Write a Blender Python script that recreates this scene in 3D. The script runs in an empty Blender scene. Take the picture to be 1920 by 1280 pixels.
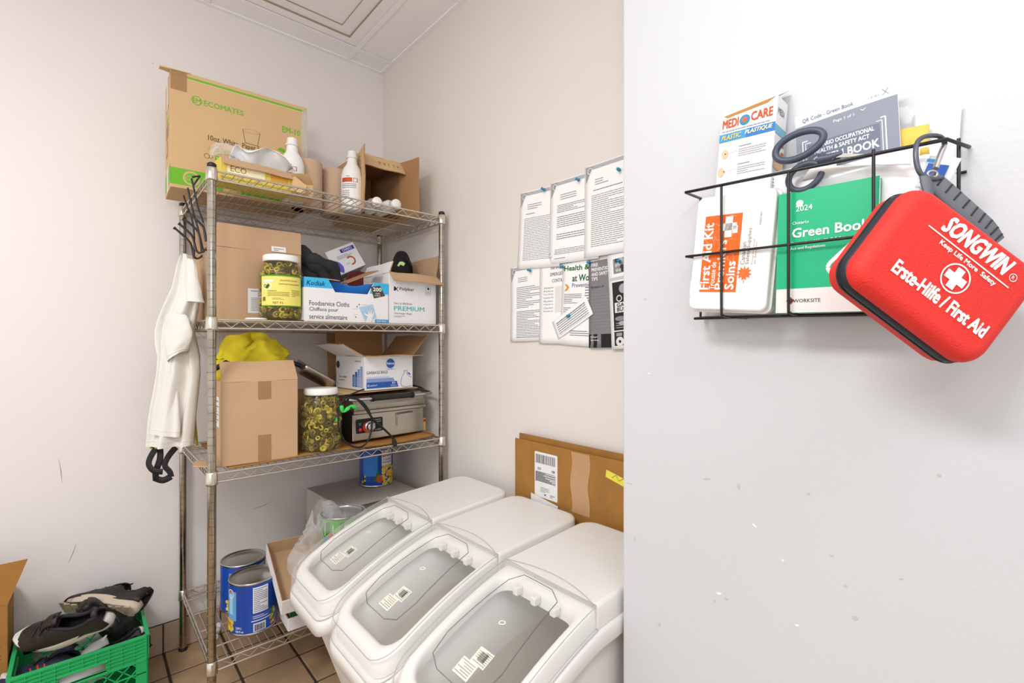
import bpy, bmesh, math, random
from mathutils import Vector, Matrix, noise
S = bpy.context.scene
COL = S.collection
R = random.Random(7)
PI = math.pi
# ---------------------------------------------------------------- camera, world, lights, exposure
CAM = Vector((-1.195, -2.383, 1.25)); YAW = math.radians(41.65); FPX = 903.0
cd = bpy.data.cameras.new('camera'); cam = bpy.data.objects.new('camera', cd); COL.objects.link(cam)
cam.location = CAM; cam.rotation_euler = (PI/2, 0, -YAW); cd.sensor_width = 36; cd.lens = FPX/1920*36
cd.clip_start = 0.02; S.camera = cam
w = bpy.data.worlds.new('world'); S.world = w; w.use_nodes = True
w.node_tree.nodes['Background'].inputs[0].default_value = (1.0, 0.99, 0.985, 1)
w.node_tree.nodes['Background'].inputs[1].default_value = 1.12
def area(name, loc, size, size_y, power, color=(1, .985, .965), target=None):
    d = bpy.data.lights.new(name, 'AREA'); d.shape = 'RECTANGLE'; d.size = size; d.size_y = size_y
    d.energy = power; d.color = color
    o = bpy.data.objects.new(name, d); COL.objects.link(o); o.location = loc
    if target: o.rotation_euler = (Vector(target)-Vector(loc)).to_track_quat('-Z', 'Y').to_euler()
    return o
area('ceiling_panel_light', (-2.25, -1.95, 2.655), .5, .9, 50)
area('ceiling_panel_light_far', (-1.2, -3.4, 2.655), .6, 1.2, 12, (.96, .98, 1))
area('bounce_flash', (-1.75, -2.75, 1.75), .35, .35, 13, (1, .99, .98), (-1.45, -2.2, 2.67))
S.view_settings.view_transform = 'Standard'; S.view_settings.look = 'None'
S.view_settings.gamma = 1; S.view_settings.use_curve_mapping = False
S.view_settings.exposure = -0.05

FW = Vector((math.sin(YAW), math.cos(YAW), 0)); RT = Vector((math.cos(YAW), -math.sin(YAW), 0)); UP = Vector((0, 0, 1))
# ---------------------------------------------------------------- materials
MATS = {}
def srgb(h):
    if isinstance(h, str):
        h = h.lstrip('#'); c = [int(h[i:i+2], 16)/255 for i in (0, 2, 4)]
    else: c = [v/255 for v in h]
    return tuple(v/12.92 if v <= .04045 else ((v+.055)/1.055)**2.4 for v in c)+(1,)
def mat(name, col, rough=.6, metal=0, var=0, vscale=8, bump=0, bscale=80, transl=0, trans=0, spec=.5, col2=None, stretch=None, coat=0, thr=None, edge=.5):
    if name in MATS: return MATS[name]
    m = bpy.data.materials.new(name); m.use_nodes = True; nt = m.node_tree; N = nt.nodes; L = nt.links
    b = N['Principled BSDF']; c = srgb(col)
    b.inputs['Base Color'].default_value = c; b.inputs['Roughness'].default_value = rough
    b.inputs['Metallic'].default_value = metal
    b.inputs['Specular IOR Level'].default_value = spec
    if coat: b.inputs['Coat Weight'].default_value = coat
    tc = N.new('ShaderNodeTexCoord'); mp = N.new('ShaderNodeMapping')
    L.new(tc.outputs['Object'], mp.inputs[0])
    if stretch: mp.inputs['Scale'].default_value = stretch
    if var or col2:
        n = N.new('ShaderNodeTexNoise'); n.inputs['Scale'].default_value = vscale; n.inputs['Detail'].default_value = 6
        L.new(mp.outputs[0], n.inputs[0])
        r = N.new('ShaderNodeValToRGB'); L.new(n.outputs['Fac'], r.inputs[0])
        c2 = srgb(col2) if col2 else tuple(v*(1-var) for v in c[:3])+(1,)
        t = thr or (.35, .65)
        r.color_ramp.elements[0].position = t[0]; r.color_ramp.elements[1].position = t[1]
        r.color_ramp.elements[0].color = c2; r.color_ramp.elements[1].color = c
        L.new(r.outputs[0], b.inputs['Base Color'])
    if bump:
        n = N.new('ShaderNodeTexNoise'); n.inputs['Scale'].default_value = bscale; n.inputs['Detail'].default_value = 4
        L.new(mp.outputs[0], n.inputs[0])
        bp = N.new('ShaderNodeBump'); bp.inputs['Strength'].default_value = bump; bp.inputs['Distance'].default_value = .002
        L.new(n.outputs['Fac'], bp.inputs['Height']); L.new(bp.outputs[0], b.inputs['Normal'])
    if transl:     # wall of milky plastic lets some light through
        tl_ = N.new('ShaderNodeBsdfTranslucent'); tl_.inputs[0].default_value = c; mx = N.new('ShaderNodeMixShader'); mx.inputs[0].default_value = transl
        L.new(b.outputs[0], mx.inputs[1]); L.new(tl_.outputs[0], mx.inputs[2]); L.new(mx.outputs[0], N['Material Output'].inputs[0])
    if trans:      # thin clear sheet: mostly see-through with a glossy surface
        tr = N.new('ShaderNodeBsdfTransparent'); tr.inputs[0].default_value = (1, 1, 1, 1)
        mx = N.new('ShaderNodeMixShader'); fr = N.new('ShaderNodeLayerWeight'); fr.inputs[0].default_value = .5
        mr = N.new('ShaderNodeMapRange'); mr.inputs['From Max'].default_value = 1
        mr.inputs['To Min'].default_value = 1-trans; mr.inputs['To Max'].default_value = min(1, 1-trans+edge)
        L.new(fr.outputs['Facing'], mr.inputs['Value']); L.new(mr.outputs[0], mx.inputs[0])
        L.new(tr.outputs[0], mx.inputs[1]); L.new(b.outputs[0], mx.inputs[2])
        L.new(mx.outputs[0], N['Material Output'].inputs[0])
    MATS[name] = m; return m
def pc(h):      # flat print colour
    return mat('print_'+h.lstrip('#'), h, .55, spec=.3)
M = dict(
 wall_l=mat('wall_paint_warm', (236, 231, 229), .5, var=.03, vscale=1.5, bump=.15, bscale=220),
 wall_b=mat('wall_paint_beige', (230, 223, 217), .5, var=.04, vscale=1.5, bump=.15, bscale=220),
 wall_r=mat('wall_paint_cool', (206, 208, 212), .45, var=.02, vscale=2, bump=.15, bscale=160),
 ceil=mat('ceiling_white', (246, 245, 247), .7, var=.02, vscale=4),
 ceil_step_shade=mat('ceiling_step_shade', (150, 138, 118), .7),  # shading along the tile steps, put into the colour of the risers
 grout=mat('grout', (70, 58, 48), .9, var=.3, vscale=30),
 tile=mat('quarry_tile', (184, 152, 118), .45, var=.22, vscale=9, bump=.3, bscale=60),
 btile=mat('base_tile', (190, 164, 144), .4, var=.15, vscale=7, bump=.2, bscale=40),
 chrome=mat('chrome_wire', (222, 215, 202), .3, .95, var=.12, vscale=30),
 chrome_post=mat('chrome_post', (184, 174, 160), .14, 1, var=.3, vscale=14),
 groove=mat('post_groove', (225, 220, 210), .4, 1),
 black=mat('black_wire', (26, 26, 28), .35),
 blackp=mat('black_plastic', (22, 22, 24), .4),
 rubber=mat('rubber_black', (20, 20, 22), .6, bump=.3, bscale=200),
 card=mat('cardboard', (196, 161, 126), .85, var=.07, vscale=6, bump=.15, bscale=90),
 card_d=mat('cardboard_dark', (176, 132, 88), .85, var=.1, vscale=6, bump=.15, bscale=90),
 card_y=mat('cardboard_yellow', (210, 176, 130), .85, var=.05, vscale=5, bump=.12, bscale=90),
 card_o=mat('cardboard_ochre', (166, 116, 52), .8, var=.15, vscale=14, bump=.15, bscale=70),
 card_r=mat('cardboard_grey', (190, 184, 178), .85, var=.12, vscale=7, bump=.2, bscale=60),
 card_lav=mat('carton_lavender', (206, 202, 208), .8, var=.08, vscale=7),
 cardw=mat('white_board', (232, 231, 232), .6, var=.03, vscale=9, bump=.08, bscale=60),
 tape=mat('packing_tape', (196, 152, 108), .18, trans=.55, bump=.6, bscale=25),
 tapec=mat('clear_tape', (235, 230, 220), .15, trans=.62, bump=.5, bscale=30),
 white=mat('white_plastic', (240, 240, 238), .38),
 whiteb=mat('bin_white', (247, 245, 242), .4, transl=.18, var=.02, vscale=5, bump=.08, bscale=40),
 bin_in=mat('bin_inside', (248, 240, 228), .5, transl=.35, var=.06, vscale=4),
 clear=mat('clear_lid', (236, 236, 236), .12, trans=.94, edge=.22, bump=.12, bscale=9, spec=.6),
 film=mat('plastic_film', (235, 235, 235), .1, trans=.88, edge=.4, bump=.9, bscale=28, spec=.9),
 glass=mat('jar_plastic', (150, 150, 120), .06, trans=.93, edge=.22, spec=1),
 brine=mat('brine', (74, 62, 6), .3, var=.35, vscale=40),
 jal1=mat('jalapeno_olive', (150, 126, 20), .35, var=.4, vscale=60),
 jal2=mat('jalapeno_pale', (206, 186, 62), .35, var=.3, vscale=60),
 jal3=mat('jalapeno_brown', (96, 76, 10), .35, var=.4, vscale=60),
 towel=mat('kraft_towel', (202, 172, 146), .95, bump=.7, bscale=160),
 shirt=mat('shirt_cotton', (229, 227, 221), .9, bump=.35, bscale=500, var=.03, vscale=5),
 apron=mat('yellow_cloth', (206, 186, 24), .85, bump=.4, bscale=400, var=.15, vscale=6),
 strap=mat('black_strap', (24, 24, 26), .7, bump=.3, bscale=300),
 fleece=mat('charcoal_cloth', (44, 45, 49), .95, bump=.6, bscale=300, var=.3, vscale=10),
 cap=mat('cap_black', (26, 25, 25), .95, bump=.6, bscale=400),
 steel=mat('brushed_steel', (190, 184, 174), .32, 1, var=.08, vscale=10, stretch=(.2, 6, 6), bump=.08, bscale=60),
 steel_d=mat('steel_dark', (120, 116, 110), .35, 1),
 tin=mat('tin', (200, 198, 195), .28, 1),
 blue=mat('can_blue', (28, 76, 178), .3, var=.15, vscale=8),
 green=mat('crate_green', (24, 176, 98), .42, var=.06, vscale=10),
 greenc=mat('clip_green', (60, 205, 90), .5),
 red=mat('case_red', (226, 44, 34), .62, bump=.55, bscale=420, var=.04, vscale=10),
 greyr=mat('strap_grey', (108, 111, 120), .55),
 zipb=mat('zip_band', (28, 34, 46), .5, bump=.15, bscale=200),
 paper=mat('paper', (248, 248, 248), .7, var=.012, vscale=10),
 paper2=mat('paper_cool', (232, 235, 240), .7),
 env=mat('manila', (232, 196, 88), .7, var=.05, vscale=12),
 greenbk=mat('book_green', (10, 176, 122), .35),
 scis=mat('scissor_grip', (66, 74, 92), .4),
 blade=mat('blade', (190, 188, 180), .2, 1),
 skin=mat('tan', (224, 178, 142), .7),
 leather=mat('shoe_black', (34, 30, 28), .55, bump=.4, bscale=160, var=.35, vscale=12),
 sole=mat('shoe_sole', (200, 186, 168), .7, var=.35, vscale=16, col2=(120, 92, 66), thr=(.3, .5)),
 soled=mat('shoe_tread', (46, 40, 36), .7),
 sneak=mat('sneaker_white', (205, 202, 204), .7, var=.15, vscale=20),
 navy=mat('navy', (30, 36, 62), .6),
 pin=mat('pin_teal', (24, 140, 178), .3),
 red_c=mat('red_dark', (96, 26, 22), .6),
 bluecl=mat('blue_cloth', (24, 110, 196), .8, bump=.8, bscale=500),
 yel=mat('box_gold', (222, 200, 84), .6, var=.06, vscale=12),
 sky=mat('box_skyblue', (60, 170, 224), .5),
)
# ---------------------------------------------------------------- mesh helpers
class MB:
    def __init__(s): s.v = []; s.f = []; s.m = []; s.sm = []
    def add(s, vs, fs, mi=0, smooth=False):
        b = len(s.v); s.v += [tuple(x) for x in vs]
        for f in fs: s.f.append([b+i for i in f]); s.m.append(mi); s.sm.append(smooth)
    def box(s, a, b, mi=0, rot=None, piv=None):
        x0, y0, z0 = a; x1, y1, z1 = b
        vs = [Vector(p) for p in ((x0,y0,z0),(x1,y0,z0),(x1,y1,z0),(x0,y1,z0),(x0,y0,z1),(x1,y0,z1),(x1,y1,z1),(x0,y1,z1))]
        if rot is not None:
            pv = Vector(piv) if piv else (vs[0]+vs[6])/2
            vs = [pv+rot@(v-pv) for v in vs]
        s.add(vs, [(0,3,2,1),(4,5,6,7),(0,1,5,4),(1,2,6,5),(2,3,7,6),(3,0,4,7)], mi)
    def slab(s, q, t, mi=0, mi2=None):      # four corners (counter-clockwise seen from the front), thickness t backwards
        q = [Vector(p) for p in q]; n = (q[1]-q[0]).cross(q[3]-q[0]).normalized()
        b = [p-n*t for p in q]; mi2 = mi if mi2 is None else mi2
        s.add(q+b, [(0,1,2,3)], mi)
        k = len(s.v)-8
        for f in ((7,6,5,4),(0,4,5,1),(1,5,6,2),(2,6,7,3),(3,7,4,0)):
            s.f.append([k+i for i in f]); s.m.append(mi2); s.sm.append(False)
    def prism(s, pts, o, U, V, t, mi=0, smooth=False):   # 2-D outline extruded by t along U x V
        o, U, V = Vector(o), Vector(U), Vector(V); n = U.cross(V).normalized(); k = len(pts)
        a = [o+U*p[0]+V*p[1] for p in pts]; b = [p+n*t for p in a]
        s.add(a+b, [tuple(range(k-1, -1, -1)), tuple(range(k, 2*k))], mi)
        s.add(a+b, [(i, (i+1) % k, k+(i+1) % k, k+i) for i in range(k)], mi, smooth)
    def tube(s, pts, r, n=8, mi=0, closed=False, caps=True):
        P = [Vector(p) for p in pts]; k = len(P)
        rs = r if isinstance(r, (list, tuple)) else [r]*k
        rings = []; pu = None
        for i, p in enumerate(P):
            a = P[(i-1) % k] if (closed or i > 0) else p; b = P[(i+1) % k] if (closed or i < k-1) else p
            t = (b-a)
            t = t.normalized() if t.length > 1e-9 else Vector((0, 0, 1))
            if pu is None:
                pu = Vector((0, 0, 1)) if abs(t.z) < .9 else Vector((1, 0, 0))
            u = (pu-t*pu.dot(t)); u = u.normalized() if u.length > 1e-6 else t.orthogonal().normalized()
            pu = u; v = t.cross(u)
            rings.append([p+(u*math.cos(2*PI*j/n)+v*math.sin(2*PI*j/n))*rs[i] for j in range(n)])
        vs = [q for rg in rings for q in rg]; fs = []
        for i in range(k if closed else k-1):
            for j in range(n):
                a = i*n+j; b = i*n+(j+1) % n; c = ((i+1) % k)*n
                fs.append((a, b, c+(j+1) % n, c+j))
        s.add(vs, fs, mi, n > 4)
        if caps and not closed:
            s.add(rings[0], [tuple(range(n-1, -1, -1))], mi); s.add(rings[-1], [tuple(range(n))], mi)
    def lathe(s, prof, n=32, o=(0, 0, 0), mi=0, a0=0, a1=2*PI, smooth=True, sx=1, sy=1):
        o = Vector(o); full = abs(a1-a0-2*PI) < 1e-6; m = n if full else n+1
        vs = [o+Vector((r*math.cos(a0+(a1-a0)*j/n)*sx, r*math.sin(a0+(a1-a0)*j/n)*sy, z)) for r, z in prof for j in range(m)]
        fs = []
        for i in range(len(prof)-1):
            for j in range(n if full else m-1):
                fs.append((i*m+j, i*m+(j+1) % m, (i+1)*m+(j+1) % m, (i+1)*m+j))
        s.add(vs, fs, mi, smooth)
    def grid(s, fn, nu, nv, mi=0, smooth=True, skip=None, wrap=False):
        cu = nu if wrap else nu+1
        vs = [fn(i/nu, j/nv) for j in range(nv+1) for i in range(cu)]
        fs = []
        for j in range(nv):
            for i in range(nu):
                if skip and skip((i+.5)/nu, (j+.5)/nv): continue
                fs.append((j*cu+i, j*cu+(i+1) % cu, (j+1)*cu+(i+1) % cu, (j+1)*cu+i))
        s.add(vs, fs, mi, smooth)
    def build(s, name, mats, parent=None, bevel=0, seg=2, solid=0, sub=0, wn=False):
        me = bpy.data.meshes.new(name); me.from_pydata(s.v, [], s.f)
        me.polygons.foreach_set('material_index', s.m); me.polygons.foreach_set('use_smooth', s.sm)
        if not isinstance(mats, (list, tuple)): mats = [mats]
        for m in mats: me.materials.append(M[m] if isinstance(m, str) else m)
        me.validate(); me.update()
        if bevel or sub:
            bm = bmesh.new(); bm.from_mesh(me); bmesh.ops.remove_doubles(bm, verts=bm.verts, dist=1e-5); bm.to_mesh(me); bm.free()
        o = bpy.data.objects.new(name, me); COL.objects.link(o); o.parent = parent
        if solid: q = o.modifiers.new('solid', 'SOLIDIFY'); q.thickness = solid; q.offset = 0
        if bevel:
            q = o.modifiers.new('bevel', 'BEVEL'); q.width = bevel; q.segments = seg; q.limit_method = 'ANGLE'; q.angle_limit = .6
        if sub: q = o.modifiers.new('sub', 'SUBSURF'); q.levels = sub; q.render_levels = sub
        return o
def tag(o, label=None, cat=None, group=None, kind=None):
    if label: o['label'] = label
    if cat: o['category'] = cat
    if group: o['group'] = group
    if kind: o['kind'] = kind
    return o
def thing(name, label, cat, loc=(0, 0, 0), rot=(0, 0, 0), group=None):
    o = bpy.data.objects.new(name, None); COL.objects.link(o); o.location = loc; o.empty_display_size = .05
    if isinstance(rot, Matrix): o.rotation_euler = rot.to_euler()
    else: o.rotation_euler = rot
    return tag(o, label, cat, group)
def axes(U, V):       # rotation whose local x, y lie along U, V
    U = Vector(U).normalized(); V = Vector(V); V = (V-U*V.dot(U)).normalized(); N = U.cross(V)
    return Matrix((U, V, N)).transposed()
def at(px, py, **k):  # where the line of sight through a photo pixel meets the real plane x=, y= or z=
    (ax, v), = k.items(); i = 'xyz'.index(ax)
    d = FW+RT*((px-960)/FPX)+UP*((640-py)/FPX)
    return CAM+d*((v-CAM[i])/d[i])
def rrect(w, h, r, n=5, cx=0, cy=0):
    out = []
    for (x, y, a) in ((w/2-r, h/2-r, 0), (-w/2+r, h/2-r, PI/2), (-w/2+r, -h/2+r, PI), (w/2-r, -h/2+r, 1.5*PI)):
        for i in range(n+1):
            t = a+i*PI/2/n; out.append((cx+x+r*math.cos(t), cy+y+r*math.sin(t)))
    return out
# ---------------------------------------------------------------- flat print (lettering, labels, pictures)
_tc = {}
def text_mesh(st, bold):
    k = (st, bold)
    if k in _tc: return _tc[k]
    c = bpy.data.curves.new('t', 'FONT'); c.body = st; c.resolution_u = 2; c.offset = 0
    o = bpy.data.objects.new('t', c); COL.objects.link(o)
    dg = bpy.context.evaluated_depsgraph_get(); me = bpy.data.meshes.new_from_object(o.evaluated_get(dg))
    vs = [(v.co.x, v.co.y) for v in me.vertices]; fs = [tuple(p.vertices) for p in me.polygons]
    bpy.data.objects.remove(o); bpy.data.curves.remove(c); bpy.data.meshes.remove(me)
    if vs:
        x0 = min(v[0] for v in vs); x1 = max(v[0] for v in vs); y0 = min(v[1] for v in vs); y1 = max(v[1] for v in vs)
        vs = [((a-x0)/(x1-x0), (b-y0)/(y1-y0)) for a, b in vs]
    _tc[k] = (vs, fs); return _tc[k]
class Print:
    def __init__(s, fn=None, o=None, U=None, V=None, step=1e9):
        s.b = {}; s.step = step
        if fn: s.fn = fn
        else:
            o, U, V = Vector(o), Vector(U).normalized(), Vector(V).normalized(); n = U.cross(V)
            s.fn = lambda u, v, l: o+U*u+V*v+n*l
    def q(s, col): return s.b.setdefault(col, MB())
    def poly(s, pts, col, l=1): s.q(col).add([s.fn(u, v, l*.00035) for u, v in pts], [tuple(range(len(pts)))])
    def rect(s, u, v, w, h, col, l=1, rot=0):
        n = max(1, int(abs(w)/s.step+.99)); m = max(1, int(abs(h)/s.step+.99)); c, sn = math.cos(rot), math.sin(rot)
        def f(a, b): return s.fn(u+w*a*c-h*b*sn, v+w*a*sn+h*b*c, l*.00035)
        s.q(col).grid(f, n, m, smooth=s.step < 1)
    def disc(s, u, v, r, col, l=1, r2=None, n=24): s.poly([(u+r*math.cos(2*PI*i/n), v+(r2 or r)*math.sin(2*PI*i/n)) for i in range(n)], col, l)
    def ring(s, u, v, r, t, col, l=1, n=32, a0=0, a1=2*PI, sy=1):
        P = [s.fn(u+q*math.cos(a0+(a1-a0)*i/n), v+sy*q*math.sin(a0+(a1-a0)*i/n), l*.00035) for i in range(n+1) for q in (r-t, r)]
        s.q(col).add(P, [(2*i, 2*i+1, 2*i+3, 2*i+2) for i in range(n)])
    def line(s, pts, t, col, l=1):
        for (a, b), (c, d) in zip(pts, pts[1:]):
            L_ = math.hypot(c-a, d-b)
            if L_ < 1e-9: continue
            nx, ny = -(d-b)/L_*t/2, (c-a)/L_*t/2
            s.poly([(a-nx, b-ny), (c-nx, d-ny), (c+nx, d+ny), (a+nx, b+ny)], col, l)
    def txt(s, st, u, v, w, h, col, l=2, bold=0, rot=0, skew=0):     # text fitted in the box at (u, v)
        vs, fs = text_mesh(st, 0); c, sn = math.cos(rot), math.sin(rot); e = bold*h*.55   # heavier weight: the strokes laid down again a hair aside
        w -= 2*e; h -= 2*e; u += e*(c-sn); v += e*(c+sn)
        for kk, (dx, dy) in enumerate(((0, 0),) if bold < .015 else ((-e, -e), (e, -e), (e, e), (-e, e), (0, 0)) if bold >= .04 else ((-e, 0), (e, 0))):
            s.q(col).add([s.fn(u+(a*w+b*h*skew+dx)*c-(b*h+dy)*sn, v+(a*w+b*h*skew+dx)*sn+(b*h+dy)*c, l*.00035+kk*.00002) for a, b in vs], fs)
    def para(s, u, v, w, h, n, col='#707070', l=2, t=.34, rot=0):    # lines of print too small to read
        lh = h/n; c, sn = math.cos(rot), math.sin(rot)
        for i in range(n):
            y = v+h-(i+1)*lh+lh*.3; x = 0; e = w*(1 if R.random() < .7 else R.uniform(.4, .9))
            while x < e:
                ww = min(R.uniform(.03, .11)*w, e-x)
                s.rect(u+x*c-(y-v)*sn, v+x*sn+(y-v)*c, ww*.88, lh*t, col, l, rot); x += ww
    def bars(s, u, v, w, h, col='#222222', l=2):
        x = 0
        while x < w-.0005:
            ww = R.choice((.0006, .001, .0016))*max(1, w/.04); s.rect(u+x, v, min(ww, w-x), h, col, l); x += ww+R.choice((.0006, .0011))*max(1, w/.04)
    def emit(s, parent, names=None, base='print'):
        out = []
        for i, (c, b) in enumerate(s.b.items()):
            o = b.build((names or {}).get(c, base), c if c in M else pc(c), parent); out.append(o)
        return out
def sheet(parent, q, name, m, prints=None): pass
# ================================================================= THE SETTING
CE = 2.673; PX, PY = -.32, -1.762      # ceiling height; near partition face and its end
def struct(o): o['kind'] = 'structure'; return o
b = MB(); b.box((-3.4, 0, -.05), (.15, .12, 3.0)); struct(b.build('wall_left', 'wall_l'))
b = MB(); b.box((0, -1.76, -.05), (.12, 0, 3.0)); struct(b.build('wall_back', 'wall_b'))
b = MB(); b.box((PX, -4.3, -.05), (.12, PY, 3.0)); wr = struct(b.build('wall_right', 'wall_r', bevel=.003))
# chips and scratches in the paint of the near partition
chips = [(1325,897,14,2,.3),(1385,912,5,9,.1),(1180,906,12,2,0),(1236,1170,4,5,0),(1348,1112,7,3,.2),(1340,1126,4,3,0),(1362,1122,6,2,.3),
         (1415,985,8,2,-.5),(1516,925,4,4,0),(1560,1041,5,2,.2),(1603,1158,6,5,0),(1586,1098,4,3,0),(1495,1172,5,3,.2),(1218,700,5,2,0),(1760,890,4,4,0),
         (1210,560,3,3,0),(1190,1010,3,6,0),(1690,1085,5,2,.4),(1468,1050,3,3,0)]
for px, py, a, h, r in chips:
    p = at(px, py, x=PX); b = MB(); sc = (p-CAM).length/FPX
    pts = [(math.cos(t*PI/3.5)*a*sc*.6*R.uniform(.7, 1.1), math.sin(t*PI/3.5)*h*sc*.6*R.uniform(.7, 1.1)) for t in range(7)]
    b.prism(pts, p-Vector((.0004, 0, 0)), (0, -math.cos(r), math.sin(r)), (0, math.sin(r), math.cos(r)), .0004)
    o = b.build('paint_chip', pc('#c4c0bc') if R.random() < .6 else pc('#fdfdfd'), wr)
wl = bpy.data.objects['wall_left']; wb = bpy.data.objects['wall_back']
for (px, py), (qx, qy), pl in [((128,1055),(143,1018),'l'),((110,860),(116,905),'l'),((285,118),(288,120),'l'),((1048,560),(1052,568),'b'),((500,946),(470,955),'l'),((512,938),(486,950),'l')]:
    k = dict(y=-.0006) if pl == 'l' else dict(x=-.0006)
    b = MB(); b.tube([at(px, py, **k), at((px+qx)/2+1, (py+qy)/2, **k), at(qx, qy, **k)], [.0003, .0012, .0003], 4); b.build('scuff', pc('#b0aaa8'), wl if pl == 'l' else wb)
# floor: grout slab and quarry tiles
b = MB(); b.box((-3.4, -4.3, -.06), (.0, 0, -.004)); fl = struct(b.build('floor', 'grout'))
tm = MB(); tm.box((-.096, -.096, -.02), (.096, .096, 0)); t0 = tm.build('tile', 'tile', fl, bevel=.004)
T0x, T0y = -.055, -.08; first = True
for i in range(15):
    for j in range(18):
        o = t0 if first else t0.copy()
        if not first: COL.objects.link(o)
        first = False
        o.location = (T0x+.1-.2*i-.1, T0y+.1-.2*j-.1-.0, R.uniform(-.0012, .0006))
        o.scale.x = 1
b = MB(); b.box((-3.4, -.012, -.004), (-.0, 0, .116)); bb = struct(b.build('baseboard_left', 'grout'))
tm = MB(); tm.box((-.0975, -.014, .002), (.0975, -.0105, .1165)); t0 = tm.build('tile', 'btile', bb, bevel=.003)
for i in range(16):
    o = t0 if i == 0 else t0.copy()
    if i: COL.objects.link(o)
    o.location.x = -.057-.2*i
b = MB(); b.box((-.012, -1.762, -.004), (0, -.014, .116)); b2 = struct(b.build('baseboard_back', 'grout'))
tm = MB(); tm.box((-.014, -.0975, .002), (-.0105, .0975, .1165)); t0 = tm.build('tile', 'btile', b2, bevel=.003)
for i in range(8):
    o = t0 if i == 0 else t0.copy()
    if i: COL.objects.link(o)
    o.location.y = -.15-.2*i
# ceiling: slab, grid bars, moulded tiles
b = MB(); b.box((-3.4, -4.3, CE+.02), (.12, .12, CE+.12)); ce = struct(b.build('ceiling', 'ceil'))
b = MB()
b.box((-3.4, -.022, CE-.002), (.001, .001, CE+.02)); b.build('wall_angle', 'ceil', ce, bevel=.001); b = MB(); b.box((-.022, -4.3, CE-.002), (.001, -.022, CE+.02)); b.build('wall_angle', 'ceil', ce, bevel=.001)
GX = [-.2-.61*i for i in range(6)]; GY = [-.127-.61*j for j in range(7)]
for x in GX:
    b = MB(); b.box((x-.012, -4.3, CE-.001), (x+.012, -.02, CE+.002)); b.build('grid_bar', 'ceil', ce, bevel=.0008)
for y in GY:
    b = MB(); b.box((-3.4, y-.012, CE-.0015), (-.02, y+.012, CE+.0015)); b.build('grid_bar', 'ceil', ce, bevel=.0008)
b = MB()
def sq(h, z): return [(-h, -h, z), (h, -h, z), (h, h, z), (-h, h, z)]
def frame(b, h0, z0, h1, z1, mi=0): b.add(sq(h0, z0)+sq(h1, z1), [(i, i+4, (i+1) % 4+4, (i+1) % 4) for i in range(4)], mi)
H = .298
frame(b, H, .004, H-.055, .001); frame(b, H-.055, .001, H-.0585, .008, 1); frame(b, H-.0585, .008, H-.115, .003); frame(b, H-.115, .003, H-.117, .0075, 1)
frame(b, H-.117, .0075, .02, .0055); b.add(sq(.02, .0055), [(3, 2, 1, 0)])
t0 = b.build('ceiling_tile', ['ceil', 'ceil_step_shade'], ce); first = True
for i in range(5):
    for j in range(6):
        o = t0 if first else t0.copy()
        if not first: COL.objects.link(o)
        first = False; o.location = (GX[i]-.305, GY[j]-.305, CE)
b = MB()
b.box((-.19, -4.3, CE+.003), (-.02, -.02, CE+.015)); b.build('border_panel', 'ceil', ce)
b = MB(); b.box((-3.4, -.117, CE+.003), (-.21, -.02, CE+.015)); b.build('border_panel', 'ceil', ce)
# ================================================================= WIRE SHELVING
XL, XR, YF, YB = -.894, -.037, -.623, -.036
SZ = [.24, .835, 1.322, 1.792]
rack = thing('wire_shelving_unit', 'chrome wire shelving unit with four shelves standing in the corner', 'shelving', ((XL+XR)/2, (YF+YB)/2, 0))
ox, oy = (XL+XR)/2, (YF+YB)/2
hx, hy = (XR-XL)/2, (YF-YB)/2
def post_mesh():
    b = MB(); z = .012
    while z < 1.79:
        z2 = min(z+.0229, 1.803)
        b.lathe([(.0127, z), (.0127, z2)], 20); b.lathe([(.0127, z2), (.0117, z2+.0006), (.0117, z2+.0019), (.0127, z2+.0025)], 20, smooth=False); z = z2+.0025
    return b
post0 = None
for sx, sy in ((-1, 1), (-1, -1), (1, 1), (1, -1)):
    if not post0:
        b = post_mesh(); post0 = b.build('post', 'chrome_post', rack); o = post0
        b = MB(); b.lathe([(0, 1.812), (.008, 1.812), (.0133, 1.808), (.0133, 1.796), (.0122, 1.796)], 20); cap0 = b.build('post_cap', 'black', post0)
        b = MB(); b.lathe([(.0, 0), (.015, 0), (.016, .006), (.009, .012), (.006, .02)], 16); ft0 = b.build('foot', 'rubber', post0)
    else:
        o = post0.copy(); COL.objects.link(o); o.parent = rack
        for c0 in (cap0, ft0): c = c0.copy(); COL.objects.link(c); c.parent = o
    o.location = (sx*hx, -sy*abs(hy), 0)
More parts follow.
